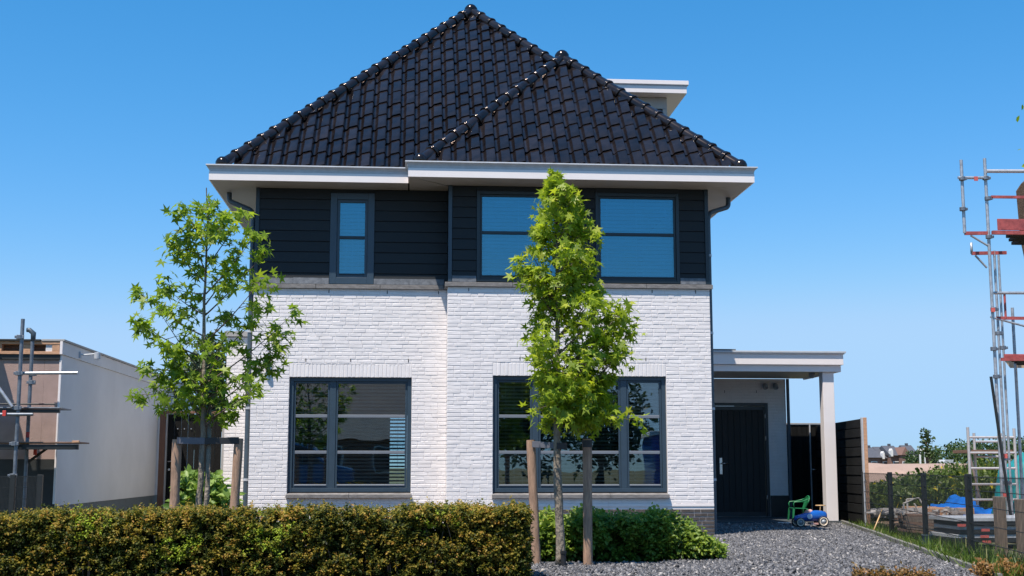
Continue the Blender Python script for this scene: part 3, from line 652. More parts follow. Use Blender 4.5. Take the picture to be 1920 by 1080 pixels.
MB().box(6.472, 6.54, DY - .004, DY + .12, .048, 2.478).box(7.63, 7.698, DY - .004, DY + .12, .048, 2.478).box(6.54, 7.63, DY - .004, DY + .12, 2.415, 2.478).build('door_frame', 'fdark', house, bevel=.004)
for k in range(8):
    a = 6.56 + k * .1325; bx('plank', 'clad', door, a, a + .125, DY + .048, DY + .066, .15, 2.33, .006)
MB().box(6.62, 6.68, DY + .036, DY + .05, .95, 1.30).build('handle_plate', 'steel', door, bevel=.003)
MB().tube([(6.65, DY + .04, 1.18), (6.65, DY - .012, 1.18), (6.79, DY - .012, 1.18)], .013, 10).build('handle', 'steel', door, smooth=True)
for z in (.45, 1.72, 2.2): MB().tube([(7.628, DY - .01, z - .05), (7.628, DY - .01, z + .05)], .013, 8).build('hinge', 'steel', house, smooth=True)
bx('threshold', 'stone', house, 6.47, 7.70, DY - .05, DY + .1, .0475, .058, .003)
for x in (7.63, 7.86):       # pair of small spot lamps beside the door head
    MB().lathe([(0, -.05), (.045, -.05), (.055, -.03), (.055, .06), (.044, .065), (.042, .04), (0, .04)], (x, DY - .08, 2.84), (0, -.5, -.6), 14).tube([(x, DY - .08, 2.84), (x, DY + .002, 2.86)], .016, 8).build('spot_lamp', 'toygrey', house, smooth=True)
MB().lathe([(0, 0), (.06, 0), (.06, -.07), (.045, -.10), (.0, -.115)], (8.16, 25.6, 3.009), n=16).build('ceiling_lamp', 'toygrey', house, smooth=True)
MB().tube([(-2.34, 20.93, 2.84), (-2.34, 20.86, 2.84)], .018, 10).lathe([(.0, .05), (.03, .045), (.04, 0), (.05, -.14), (.045, -.14), (0, -.04)], (-2.34, 20.855, 2.82), (0, 0, 1), 18).build('wall_lamp', 'pipe', house, smooth=True)

# ------------------------------------------------------------------ young trees, stakes and ties
def crown_mesh(name, pts, m_, size, tint_bias=None, tmpl=STAR, flat=.55, droop=.35):
    C = np.array([p[:3] for p in pts]); out = np.array([p[3:6] for p in pts]); n = len(C)
    N = nrm(RNG.normal(size=(n, 3)) * .75 + np.array([0, -.15, flat]) + out * .5)
    T = nrm(out + RNG.normal(size=(n, 3)) * .55 + np.array([0, 0, -droop])); S = size * (.6 + .6 * RNG.random(n))
    tint = np.clip(.5 + .24 * RNG.normal(size=n) + (tint_bias if tint_bias is not None else 0), 0, 1)
    return leaves(name, C, N, S, m_, tint, tmpl, T)
def sapling(label, base, top, trunk_r, branches, m_, lsize, leafden, rnd, clump=.16, extra=None, loc=None, twigr=1.):
    """branches: (start height, tip point, number of leaf clumps)"""
    tr = thing('young_tree', label, 'tree', (base[0], base[1], 0)); base = V3(base); top = V3(top); H = (top - base).length
    q = MB(); pts = []; rr = []; nseg = 30
    for k in range(nseg + 1):
        t = k / nseg; p = base.lerp(top, t) + V3((math.sin(t * 9 + base.x) * .014 + rnd.uniform(-.006, .006), math.cos(t * 7) * .014, 0)); pts.append(p); rr.append(trunk_r * (1 - .86 * t ** .9) * (1 + rnd.uniform(-.07, .07)) * (1.18 if k == 0 else 1))
    q.tube(pts, rr, 12); q.build('trunk', 'bark', tr, smooth=True)
    tw = MB(); L = []
    def leafcl(p, d, n, rad):
        for _ in range(n):
            o = V3((rnd.gauss(0, 1), rnd.gauss(0, 1), rnd.gauss(0, .8))) * rad * .55; dd = (o * 1.4 / rad + d * .8); dd = dd.normalized() if dd.length > .01 else V3((0, 0, 1)); L.append((*(p + o), *dd))
    for bt in branches:
        hz, tip, ncl = bt[:3]; cs = bt[3] if len(bt) > 3 else 1.
        t = min(.98, max(.0, (hz - base.z) / (top.z - base.z))); a = base.lerp(top, t); tip = V3(tip); ln = (tip - a).length; d = (tip - a).normalized()
        mid = a.lerp(tip, .5) + V3((rnd.uniform(-.03, .03), rnd.uniform(-.03, .03), -.07 * ln)); br = []
        for k in range(9): s_ = k / 8; br.append(a.lerp(mid, s_).lerp(mid.lerp(tip, s_), s_))
        r0 = max(.006, trunk_r * .34 * (1 - t * .55)) * min(1, .5 + ln) * twigr; tw.tube(br, [r0 * (1 - .8 * k / 8) for k in range(9)], 6)
        for c in range(ncl):
            s_ = .34 + .66 * (c + rnd.random()) / ncl; p = br[min(8, int(s_ * 8))].lerp(br[min(8, int(s_ * 8) + 1)], s_ * 8 % 1)
            off = V3((rnd.gauss(0, 1), rnd.gauss(0, 1), rnd.gauss(0, .7))) * .085 * cs; e = p + off; tw.tube([p, p.lerp(e, .5) + V3((0, 0, .01)), e], [.004, .003, .002], 4, False)
            leafcl(e, d, max(4, int(leafden * (.45 + .55 * cs))), clump * cs * (1.05 - .25 * s_))
        leafcl(tip, d, max(4, int(leafden * (.45 + .55 * cs))), clump * .7 * cs)
    for e in (extra or []): leafcl(V3(e[:3]), V3((0, 0, 1)), int(e[3]), e[4])
    tw.build('branches', 'twig', tr, smooth=True)
    C = np.array([l[:3] for l in L]); zn = (C[:, 2] - C[:, 2].min()) / (np.ptp(C[:, 2]) + .01)
    place('crown', crown_mesh('crown', L, m_, lsize, .10 * (zn - .5)), tr); return tr
rnd = random.Random(21)
YT = 13.85
def T1(px, py, dy=0.): return at(px, py, YT + dy)
tips = [(378, 700, 300, 745, 3), (384, 690, 262, 740, 5), (383, 720, 305, 765, 4), (385, 660, 270, 690, 5), (385, 640, 255, 600, 6), (386, 600, 262, 548, 6), (387, 560, 318, 545, 4), (388, 520, 322, 540, 3), (388, 500, 330, 470, 5),
        (390, 450, 328, 455, 5), (390, 430, 345, 388, 6), (391, 405, 372, 388, 4), (391, 400, 398, 384, 4), (390, 430, 425, 405, 5), (389, 470, 455, 400, 6), (388, 520, 480, 440, 6), (388, 560, 500, 470, 7), (386, 610, 492, 520, 6),
        (385, 660, 500, 575, 5), (384, 690, 552, 585, 8), (383, 720, 538, 630, 7), (382, 745, 520, 665, 5), (382, 760, 480, 725, 5), (381, 770, 440, 745, 4), (383, 735, 335, 680, 5), (384, 700, 300, 640, 5), (386, 620, 420, 590, 3),
        (382, 755, 345, 730, 4), (384, 690, 425, 640, 4), (388, 540, 440, 500, 4), (389, 480, 360, 440, 4), (382, 750, 395, 690, 4), (383, 730, 370, 640, 3), (390, 440, 405, 430, 3), (385, 670, 300, 585, 4), (382, 765, 410, 720, 4)]
br = []
for i, (bx_, by_, tx, ty, ncl) in enumerate(tips):
    dy = rnd.uniform(-.45, .45); p = at(tx, ty, YT + dy); hz = at(bx_, by_, YT).z - .18; br.append((max(1.45, hz), p, ncl))
b0 = at(380, 800, YT); tt = at(391, 378, YT)
sapling('young open-crowned tree between two stakes behind the clipped hedge', (b0.x, YT, -.02), (tt.x, YT, tt.z), .042, br, 'leaf', .095, 8, rnd, .105)
MB().tube([at(389, 440, YT + .03), at(387, 352, YT + .03)], .006, 6).build('bamboo_cane', 'twig')
tag(bpy.data.objects['bamboo_cane'], 'thin dark cane sticking up out of the open-crowned tree', 'cane')
# pale double stem seen beside the trunk
MB().tube([(b0.x + .052, YT + .02, -.02), (b0.x + .064, YT + .02, .8), (b0.x + .07, YT + .02, 1.75)], [.033, .03, .02], 10).build('trunk', 'bark', bpy.data.objects['young_tree'], smooth=True)
YT2_ = 14.46
prof2 = [(330, 1034, 1048), (342, 1030, 1062), (352, 1022, 1085), (375, 1016, 1100), (400, 1012, 1112), (425, 1000, 1122), (450, 990, 1112), (470, 975, 1116), (492, 958, 1124), (515, 962, 1120), (538, 985, 1116), (556, 1008, 1140), (572, 1020, 1192),
         (600, 985, 1196), (625, 978, 1194), (650, 988, 1190), (672, 995, 1175), (695, 1012, 1165), (715, 1010, 1150), (735, 1022, 1140), (750, 1030, 1150), (765, 1050, 1166), (778, 1075, 1160)]
br = []
def trunk_px(y): return 1050 + (1041 - 1050) * (790 - y) / 470
for k, (py, xl, xr) in enumerate(prof2):
    tp = trunk_px(py); wid = (xr - xl) / 2
    for s_, ex in ((-1, xl), (1, xr)):
        for rep in range(2):
            f = 1 if rep == 0 else rnd.uniform(.45, .85); px = tp + (ex - s_ * min(22, abs(ex - tp) * .35) - tp) * f + rnd.uniform(-4, 4); dy = rnd.uniform(-.25, .25) * (1.2 - .5 * f) + (rnd.choice([-.35, .35]) * min(1, wid / 70) if rep else 0)
            p = at(px, py + rnd.uniform(-8, 8), YT2_ + dy); hz = p.z - abs(p.x - 1.65) * .9 - .12; br.append((max(1.55, hz), p, max(2, round(abs(ex - tp) / 22)), min(1, max(.4, wid / 62))))
br += [(1.6, at(1018, 797, YT2_), 1), (1.75, at(1148, 785, YT2_ - .2), 4), (1.75, at(1100, 755, YT2_ - .35), 4), (1.9, at(1060, 740, YT2_ - .4), 4)]
b1 = at(1049, 1063, YT2_); t1 = at(1041, 325, YT2_)
sapling('young dense cone-shaped tree with rough grey trunk standing in the gravel', (b1.x, YT2_, -.02), (t1.x, YT2_, t1.z), .058, br, 'leaf2', .088, 13, rnd, .13)
def stake(label, a, b, r=.052):
    a = V3(a); b = V3(b); pts = [a.lerp(b, k / 8) for k in range(9)]; q = MB(); n = 14
    q.tube(pts, [r * (1 + .04 * math.sin(k * 2.1)) for k in range(9)], n)
    o = q.build('tree_stake', 'stake', smooth=True, auto=.9); tag(o, label, 'stake', 'round wooden tree stakes'); return o
def gp(px, Y, z): p = at(px, 876, Y); return V3((p.x, Y, z))
stake('round wooden stake leaning beside the cone-shaped tree, grey strap at its top', gp(1006, 14.72, -.05), at(995, 825, 14.72))
stake('upright round wooden stake to the right of the cone-shaped tree', gp(1101, 14.52, -.05), at(1101, 823, 14.52))
stake('thick brown stake behind the hedge in front of the dark gate', gp(329, YT, -.05), at(332, 824, YT), .05)
stake('dark leaning stake behind the hedge, in front of the white side wall', gp(437, YT, -.05), at(448, 822, YT), .048)
def strap(label, a, b, m_, h=.07):
    a = V3(a); b = V3(b); q = MB(); q.bar(a, b, .012, h); o = q.build('tree_tie', m_, bevel=.003); tag(o, label, 'strap', 'rubber tree ties'); return o
s1 = at(998, 833, 14.66); s2 = at(1052, 836, 14.44)
o = strap('grey rubber strap between leaning stake and cone-shaped tree trunk', s1, s2, 'tie'); MB().lathe([(.062, -.035), (.07, -.035), (.07, .035), (.062, .035)], (s2.x, YT2_, s2.z), n=16).build('loop', 'rubber', o)
s3 = at(1101, 832, 14.52); MB().lathe([(.053, -.04), (.06, -.04), (.06, .04), (.053, .04)], s3, n=16).build('tree_tie', 'rubber'); tag(bpy.data.objects['tree_tie.001'], 'black rubber band wrapped round the top of the upright stake', 'strap', 'rubber tree ties')
s4 = at(332, 826, YT - .055); s5 = at(384, 827, YT - .045); s6 = at(448, 826, YT - .05)
strap('pale grey strap from thick brown stake to the open-crowned tree', s4, s5, 'tie'); strap('black rubber strap from open-crowned tree to the dark leaning stake', s5, s6, 'rubber')
MB().tube([(1.70, 14.38, -.02), (1.70, 14.38, .16)], .03, 12).lathe([(.03, .0), (.036, 0), (.036, .03), (0, .035)], (1.70, 14.38, .15), n=14).build('watering_tube', 'rubber', smooth=True, auto=.8)
tag(bpy.data.objects['watering_tube'], 'short black watering tube at the foot of the cone-shaped tree', 'tube')
# ------------------------------------------------------------------ hedges and plants
def hedge(name, label, cat, box, n, m_, size, topz, tmpl=DIAM, tintf=None, dense=.10, stems=30):
    h = thing(name, label, cat, ((box[0] + box[1]) / 2, (box[2] + box[3]) / 2, 0)); x0, x1, y0, y1 = box
    P = RNG.random((n * 3, 3)); x = x0 + (x1 - x0) * P[:, 0]; y = y0 + (y1 - y0) * P[:, 1]; tz = topz(x, y); z = tz * P[:, 2]
    d = np.minimum.reduce([x - x0, x1 - x, y - y0, (y1 - y), tz - z]); keep = RNG.random(n * 3) < np.exp(-np.maximum(d, 0) / dense); keep &= z > .0
    idx = np.where(keep)[0][:n]; C = np.stack([x, y, z], 1)[idx]; dd = d[idx]
    # twiggy lumps push the surface in and out
    ph = np.sin(C[:, 0] * 23 + 3 * np.sin(C[:, 2] * 17)) * np.sin(C[:, 2] * 21 + C[:, 0] * 5); C[:, 1] += ph * .055; C[:, 2] += .025 * np.sin(C[:, 0] * 31 + 2 * np.sin(C[:, 0] * 7)) * (C[:, 2] / np.maximum(tz[idx], .01)) + (RNG.random(len(C)) ** 6) * .07 * (dd < .05)
    out = np.stack([np.zeros(len(C)), -np.ones(len(C)) * .6, np.ones(len(C))], 1)
    N = nrm(out * .7 + RNG.normal(size=(len(C), 3)) * .7); T = nrm(RNG.normal(size=(len(C), 3)) * .8 + np.array([0, -.3, .55])); S = size * (.6 + .8 * RNG.random(len(C)))
    tint = tintf(C) if tintf else RNG.random(len(C))
    o = place('foliage', leaves('foliage', C, N, S, m_, np.clip(tint, 0, 1), tmpl, T), h); q = MB()
    for k in range(stems):
        a = V3((random.uniform(x0 + .05, x1 - .05), random.uniform(y0 + .12, y1 - .12), 0)); hh = float(topz(np.array([a.x]), np.array([a.y]))[0]) * .85
        q.tube([a, a + V3((random.uniform(-.05, .05), random.uniform(-.05, .05), hh * .5)), a + V3((random.uniform(-.12, .12), random.uniform(-.1, .1), hh))], [.012, .009, .004], 5, False)
    q.build('stems', 'twig', h)['kind'] = 'stuff'; return h
def sprigs(name, label, cat, box, topz, K, per, axl, lsize, m_, tintf, tmpl, inner, gap=-.18, freq=6.5, ends=.12, rag=.035):
    h = thing(name, label, cat, ((box[0] + box[1]) / 2, (box[2] + box[3]) / 2, 0)); x0, x1, y0, y1 = box; r_ = random.Random(name + str(K)); B = []; A = []; TT = []
    while len(B) < K:
        u = r_.random(); x = r_.uniform(x0, x1); tz = float(topz(np.array([x]), np.array([y0]))[0])
        if u < .58: p = V3((x, y0 + r_.random() ** 2 * .10, tz * r_.random() ** .85)); o = V3((0, -1, .35))
        elif u < 1 - ends: p = V3((x, r_.uniform(y0, y1), tz - r_.random() ** 2 * .06)); o = V3((0, -.25, 1))
        else:
            p = V3((x1 - r_.random() ** 2 * .1, r_.uniform(y0, y1), 0)); p.z = float(topz(np.array([p.x]), np.array([p.y]))[0]) * r_.random(); o = V3((1, -.3, .35))
        q = V3((p.x * freq, p.y * freq, p.z * freq * 1.15)); g_ = mnoise.noise(q) + .5 * mnoise.noise(q * 2.3)
        if g_ < gap + r_.uniform(-.1, .1): continue
        p = p + o.normalized() * (rag * g_ - .005); a = (o.normalized() + V3((r_.gauss(0, .55), r_.gauss(0, .45), r_.gauss(0, .4) + .25))).normalized()
        if r_.random() < .04: p = p + V3((0, -.01, .045)); a = (a + V3((0, 0, 1))).normalized()
        B.append(p); A.append(a); TT.append(tintf(p, r_))
    B = np.array(B); A = np.array(A); TT = np.array(TT); n = K * per; s_ = np.tile((np.arange(per) + .3) / per, K)[:, None]; Bx = np.repeat(B, per, 0); Ax = np.repeat(A, per, 0)
    C = Bx + Ax * s_ * axl + RNG.normal(size=(n, 3)) * axl * .10; T = nrm(Ax * .75 + nrm(RNG.normal(size=(n, 3))) * .9); N = nrm(RNG.normal(size=(n, 3)) * .5 + np.array([0, -.35, .9]))
    C[:, 2] = np.maximum(C[:, 2], .005); S = lsize * (.65 + .6 * RNG.random(n)) * (1.1 - .45 * s_[:, 0]); t = np.repeat(TT, per) + .07 * RNG.normal(size=n) + .10 * (s_[:, 0] - .5)
    t = np.where(np.repeat(TT, per) > .97, 1.0, np.minimum(t, .95)); place('foliage', leaves('foliage', C, N, S, m_, np.clip(t, 0, 1), tmpl, T), h)
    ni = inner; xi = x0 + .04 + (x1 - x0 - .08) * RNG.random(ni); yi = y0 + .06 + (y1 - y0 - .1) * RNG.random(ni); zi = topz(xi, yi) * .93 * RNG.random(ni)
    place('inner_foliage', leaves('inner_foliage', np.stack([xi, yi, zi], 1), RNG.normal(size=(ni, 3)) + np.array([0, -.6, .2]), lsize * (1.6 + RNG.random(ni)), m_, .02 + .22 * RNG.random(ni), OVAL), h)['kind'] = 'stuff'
    q = MB()
    for k in range(int((x1 - x0) * 22)):
        a = V3((r_.uniform(x0 + .05, x1 - .05), r_.uniform(y0 + .02, y1 - .1), 0)); hh = float(topz(np.array([a.x]), np.array([a.y]))[0]) * r_.uniform(.6, .98)
        q.tube([a, a + V3((r_.uniform(-.05, .05), r_.uniform(-.05, .02), hh * .5)), a + V3((r_.uniform(-.14, .14), r_.uniform(-.06, .04), hh))], [.009, .007, .003], 5, False)
    q.build('stems', 'twig', h)['kind'] = 'stuff'; return h
lump = lambda x: .010 * np.sin(x * 5.1) + .008 * np.sin(x * 11.7 + 1) + .007 * np.sin(x * 23 + 2)
def tint_h(C):
    n = len(C); g = np.exp(-((C[:, 0] + 2.2) ** 2 + (C[:, 2] - .32) ** 2 * 3) * 22) + np.exp(-((C[:, 0] + 1.35) ** 2 + (C[:, 2] - .38) ** 2 * 3) * 22) + .7 * np.exp(-((C[:, 0] + 3.1) ** 2 + (C[:, 2] - .5) ** 2 * 3) * 30)
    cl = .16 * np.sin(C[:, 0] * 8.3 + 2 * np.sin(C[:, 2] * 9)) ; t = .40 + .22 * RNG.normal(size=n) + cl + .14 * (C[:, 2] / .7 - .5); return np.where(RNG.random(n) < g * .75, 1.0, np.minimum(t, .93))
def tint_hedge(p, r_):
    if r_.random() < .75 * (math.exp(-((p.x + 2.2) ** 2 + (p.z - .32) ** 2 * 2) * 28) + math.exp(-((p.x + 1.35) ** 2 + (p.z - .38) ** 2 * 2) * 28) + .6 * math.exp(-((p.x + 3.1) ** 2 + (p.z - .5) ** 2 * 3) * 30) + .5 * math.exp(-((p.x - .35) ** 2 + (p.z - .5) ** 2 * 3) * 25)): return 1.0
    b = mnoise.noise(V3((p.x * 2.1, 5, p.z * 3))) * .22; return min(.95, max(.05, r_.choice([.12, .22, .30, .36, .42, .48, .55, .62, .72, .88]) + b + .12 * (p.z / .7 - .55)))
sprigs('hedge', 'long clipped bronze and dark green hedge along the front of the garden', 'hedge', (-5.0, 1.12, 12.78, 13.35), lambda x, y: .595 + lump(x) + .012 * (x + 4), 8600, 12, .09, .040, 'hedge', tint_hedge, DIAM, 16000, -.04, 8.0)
def shrub_top(x, y):
    e = np.clip((3.64 - x) / .75, 0, 1); return (.425 + lump(x * 1.3) * 2.2 + .05 * np.exp(-((x - 2.62) / .07) ** 2)) * (1 - (1 - e) ** 2.2 * .85)
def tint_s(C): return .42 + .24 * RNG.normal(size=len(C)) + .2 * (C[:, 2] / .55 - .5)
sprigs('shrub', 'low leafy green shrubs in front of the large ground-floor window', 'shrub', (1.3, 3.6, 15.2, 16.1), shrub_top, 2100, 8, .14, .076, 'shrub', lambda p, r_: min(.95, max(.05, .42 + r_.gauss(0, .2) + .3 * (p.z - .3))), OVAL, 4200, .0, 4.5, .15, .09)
hedge('leafy_plant', 'pale green broad-leaved plants between the gate and the white side wall', 'plant', (-3.35, -2.55, 18.6, 19.4), 2600, 'hosta', .13, lambda x, y: .86 + .12 * np.sin(x * 6 + 1) + .07 * np.sin(x * 15), OVAL, lambda C: .5 + .25 * RNG.normal(size=len(C)), .25, 14)
hedge('low_plant', 'dry orange brown sprigs at the front edge of the gravel', 'plant', (4.35, 5.15, 12.45, 12.62), 1500, 'dryleaf', .035, lambda x, y: .045 + .04 * np.sin(x * 14) ** 2, DIAM, lambda C: RNG.random(len(C)), .1, 8)
hedge('low_plant', 'rust coloured leafy sprigs in the grass beneath the wire fence', 'plant', (5.65, 6.2, 12.5, 12.8), 1400, 'dryleaf', .04, lambda x, y: .10 + .04 * np.sin(x * 14) ** 2, DIAM, lambda C: .4 + .6 * RNG.random(len(C)), .1, 8)
def blades(name, label, X, Y, Z, H, m_, tint, par=None, lean=.35):
    n = len(X); C = np.stack([X, Y, Z], 1); T = nrm(np.array([0, 0, 1.0]) + RNG.normal(size=(n, 3)) * lean); N = RNG.normal(size=(n, 3)); o = place(name, leaves(name, C, N, H, m_, tint, BLADE, T), par)
    if par is None: tag(o, label, 'grass', kind='stuff')
    return o
n = 9000; Y = 12.4 + 12 * RNG.random(n) ** 1.3; X = fence_x(Y) - .36 + .8 * RNG.random(n); H = (.045 + .13 * RNG.random(n) ** 2.5) * (1.0 + .5 * (Y < 17))
blades('grass', 'rough green grass growing along the foot of the wire fence', X, Y, np.zeros(n), H, 'grass', np.clip(RNG.random(n) * .97 + .02, 0, 1))
# ------------------------------------------------------------------ toy car and chair by the porch
def toycar():
    o = V3((7.32, 23.35, .018)); c = thing('toy_car', 'blue ride-on toy racing car with cream wheels on the gravel', 'toy car', o); r = .098
    sec = [(-.30, .03, .05, .15), (-.27, .055, .075, .155), (-.18, .085, .10, .165), (-.08, .10, .13, .18), (.0, .105, .155, .195), (.1, .105, .16, .20), (.2, .10, .155, .20), (.27, .088, .14, .195), (.30, .06, .10, .19), (.308, .02, .04, .19)]
    q = MB(); n = 14
    for (x, hw, hh, zc) in sec:
        for k in range(n):
            a = 2 * math.pi * k / n; ca, sa = math.cos(a), math.sin(a); q.v.append((o.x + x, o.y + hw * math.copysign(abs(ca) ** .7, ca), o.z + zc + hh * .62 * math.copysign(abs(sa) ** .7, sa)))
    for i in range(len(sec) - 1):
        for k in range(n): k2 = (k + 1) % n; q.f.append((i * n + k, i * n + k2, (i + 1) * n + k2, (i + 1) * n + k))
    q.f.append(tuple(range(n))); q.f.append(tuple((len(sec) - 1) * n + k for k in range(n))); body = q.build('body', 'toyblue', c, smooth=True)
    MB().lathe([(0, .004), (.045, .004), (.05, 0)], (o.x - .04, o.y - .108, o.z + .19), (0, -1, 0), 18).build('round_badge', 'bluepaint', body)
    for x, rr in ((-.225, .085), (.205, r)):
        for s_ in (-1, 1):
            y = o.y + s_ * .135; wz = o.z + rr; ax = (0, s_, 0); wh = MB().lathe([(rr * .80, -.022), (rr * .93, -.022), (rr, -.012), (rr, .012), (rr * .93, .022), (rr * .80, .022)], (o.x + x, y, wz), ax, 26).build('wheel', 'rubber', c, smooth=True)
            MB().lathe([(rr * .58, .014), (rr * .64, .024), (rr * .82, .02), (rr * .82, -.02), (rr * .58, -.014)], (o.x + x, y, wz), ax, 26).build('rim', 'cream', wh, smooth=True)
            MB().lathe([(0, .03), (.014, .03), (.02, .022), (rr * .58, .006), (rr * .58, -.01)], (o.x + x, y, wz), ax, 26).build('hub_cap', 'toygrey', wh, smooth=True)
        MB().tube([(o.x + x, o.y - .13, o.z + rr), (o.x + x, o.y + .13, o.z + rr)], .012, 8).build('axle', 'blackm', c)
    MB().lathe([(0, .03), (.05, .028), (.075, .01), (.08, -.02)], (o.x - .03, o.y, o.z + .275), (-.35, 0, 1), 18).build('seat', 'pink', c, smooth=True)
    MB().tube([(o.x + .19, o.y, o.z + .29), (o.x + .20, o.y, o.z + .375)], .009, 8).build('steering_column', 'lightwood', c)
    q = MB(); q.tube([(o.x + .20 + .085 * math.cos(k * math.pi / 10), o.y + .085 * math.sin(k * math.pi / 10), o.z + .385) for k in range(21)], .009, 8, False); q.bar((o.x + .115, o.y, o.z + .385), (o.x + .285, o.y, o.z + .385), .018, .008); q.bar((o.x + .2, o.y - .08, o.z + .385), (o.x + .2, o.y + .08, o.z + .385), .018, .008); q.build('steering_wheel', 'lightwood', c, smooth=True)
    MB().box(o.x - .02, o.x + .13, o.y - .09, o.y + .09, o.z + .045, o.z + .075).build('floor_pan', 'pink', c)
toycar()
def chair():
    o = V3((7.74, 25.45, .048)); c = thing('garden_chair', 'small green plastic garden chair standing on the porch slab', 'chair', o); P = lambda x, y, z: (o.x + x, o.y + y, o.z + z)
    # facing left: the fan back stands on the right side
    MB().hexa([P(-.15, -.15, .235), P(.13, -.14, .225), P(.13, .14, .225), P(-.15, .15, .235), P(-.15, -.15, .25), P(.13, -.14, .24), P(.13, .14, .24), P(-.15, .15, .25)]).build('seat', 'green', c, bevel=.006)
    for sx in (-1, 1):
        for sy in (-1, 1): MB().hexa([P(sx * .16 - .014, sy * .165 - .014, 0), P(sx * .16 + .014, sy * .165 - .014, 0), P(sx * .16 + .014, sy * .165 + .014, 0), P(sx * .16 - .014, sy * .165 + .014, 0), P(sx * .135 - .02, sy * .145 - .02, .236), P(sx * .135 + .02, sy * .145 - .02, .236), P(sx * .135 + .02, sy * .145 + .02, .236), P(sx * .135 - .02, sy * .145 + .02, .236)]).build('leg', 'green', c, bevel=.004)
    q = MB()                                                     # back: a curved top rail
    arc = [P(.02 + .15 * math.cos(math.radians(a)) * .35 + .14, .16 * math.sin(math.radians(a)), .36 + .12 * math.cos(math.radians(a))) for a in range(-100, 101, 20)]
    q.tube(arc, .014, 8); q.build('backrest', 'green', c, smooth=True)
    for a in (-50, -28, -9, 9, 28, 50):
        s_ = math.radians(a); MB().bar(P(.115, .07 * math.sin(s_) * 1.3, .24), P(.165 + .05 * math.cos(s_), .155 * math.sin(s_), .36 + .12 * math.cos(s_) - .01), .012, .02, (1, 0, 0)).build('slat', 'green', c)
    for sy in (-1, 1):
        MB().tube([P(-.13, sy * .155, .24), P(-.14, sy * .165, .335), P(-.12, sy * .168, .365), P(.0, sy * .168, .372), P(.12, sy * .165, .40), P(.17, sy * .15, .42)], .013, 8).build('armrest', 'green', c, smooth=True)
chair()
MB().tube([(7.12, 24.75, .03), (7.32, 24.6, .03)], .013, 8).build('white_stick', 'white'); tag(bpy.data.objects['white_stick'], 'short white stick lying on the slab edge behind the toy car', 'stick')
# ------------------------------------------------------------------ timber screen right of the porch
sc_ = thing('timber_screen', 'black stained timber fence and board gate behind the porch post', 'fence', (8.6, 24, 0)); YF = 28.4
a0 = V3((8.62, 24.0, 0)); a1 = V3((9.12, YF, 0)); dd_ = (a1 - a0).normalized()
for k in range(11):
    z0 = .04 + k * .181; q = MB(); off = V3((-.022, 0, 0)) if k % 2 else V3((-.012, 0, 0)); q.bar(a0 + off + V3((0, 0, z0 + .088)), a1 + off + V3((0, 0, z0 + .088)), .03, .166); q.build('plank', 'darkwood', sc_, bevel=.006)
MB().box(8.60, 8.665, 23.93, 24.0, 0, 2.04).build('end_post', 'rawwood', sc_, bevel=.004); MB().box(8.565, 8.598, 23.94, 24.0, 0, 2.04).build('end_trim', 'zinc', sc_, bevel=.002)
for k in range(11):
    x0 = 8.15 + k * .105; bx('plank', 'darkwood', sc_, x0, x0 + .099, YF, YF + .02, .03, 2.05, .003)
bx('top_rail', 'coping', sc_, 8.12, 9.30, YF - .02, YF + .05, 2.053, 2.085, .003); bx('gate_post', 'zinc', sc_, 8.94, 8.965, YF - .03, YF - .002, .1, 2.05, .002); bx('backing', 'darkwood', sc_, 8.13, 9.3, YF + .024, YF + .034, .03, 2.05, 0)
MB().bar(a0 + V3((.03, 0, 1.01)), a1 + V3((.03, 0, 1.01)), .02, 1.98).build('backing', 'darkwood', sc_)
MB().tube([(8.97, YF - .005, 1.05), (8.97, YF - .06, 1.05), (9.07, YF - .06, 1.05)], .012, 8).build('handle', 'steel', sc_, smooth=True)
# ------------------------------------------------------------------ wire fence
wf = thing('wire_fence', 'black double-rod wire fence along the right edge of the gravel', 'fence', (7.3, 18, 0)); ys = [24.0, 20.85, 17.85, 14.98, 12.1]
for y in ys:
    x = fence_x(y); bx('post', 'blackm', wf, x - .032, x + .032, y - .03, y + .03, -.05, 1.02, .004)
for y0, y1 in zip(ys[:-1], ys[1:]):
    q = MB(); nW = 56
    for k in range(1, nW): y = y0 + (y1 - y0) * k / nW; x = fence_x(y); q.bar((x, y, .04), (x, y, 1.0), .0035, .0035)
    for z in (.06, .25, .45, .65, .83, .985): q.bar((fence_x(y0), y0, z), (fence_x(y1), y1, z), .009, .008)
    q.build('wire_panel', 'blackm', wf)
p = V3((fence_x(17.85) + .0, 17.8, 0)); MB().lathe([(.0, 0), (.075, 0), (.078, .14), (.082, .145), (.082, .16), (.068, .162), (.066, .1)], p, n=20).build('pot', 'pipe', smooth=True, auto=.7); tag(bpy.data.objects['pot'], 'dark blue grey tube standing at the foot of a fence post', 'pot')
for lab, px, Y, tp in (('grooved wooden post beyond the wire fence, nearer the alu tower', 1873, 15.9, 931), ('grooved wooden post beyond the wire fence at the right edge', 1914, 15.6, 936)):
    t_ = at(px, tp, Y); o = bx('wooden_post', 'stripwood', None, t_.x - .062, t_.x + .062, Y - .06, Y + .06, -.05, t_.z, .008); tag(o, lab, 'post', 'grooved wooden posts')

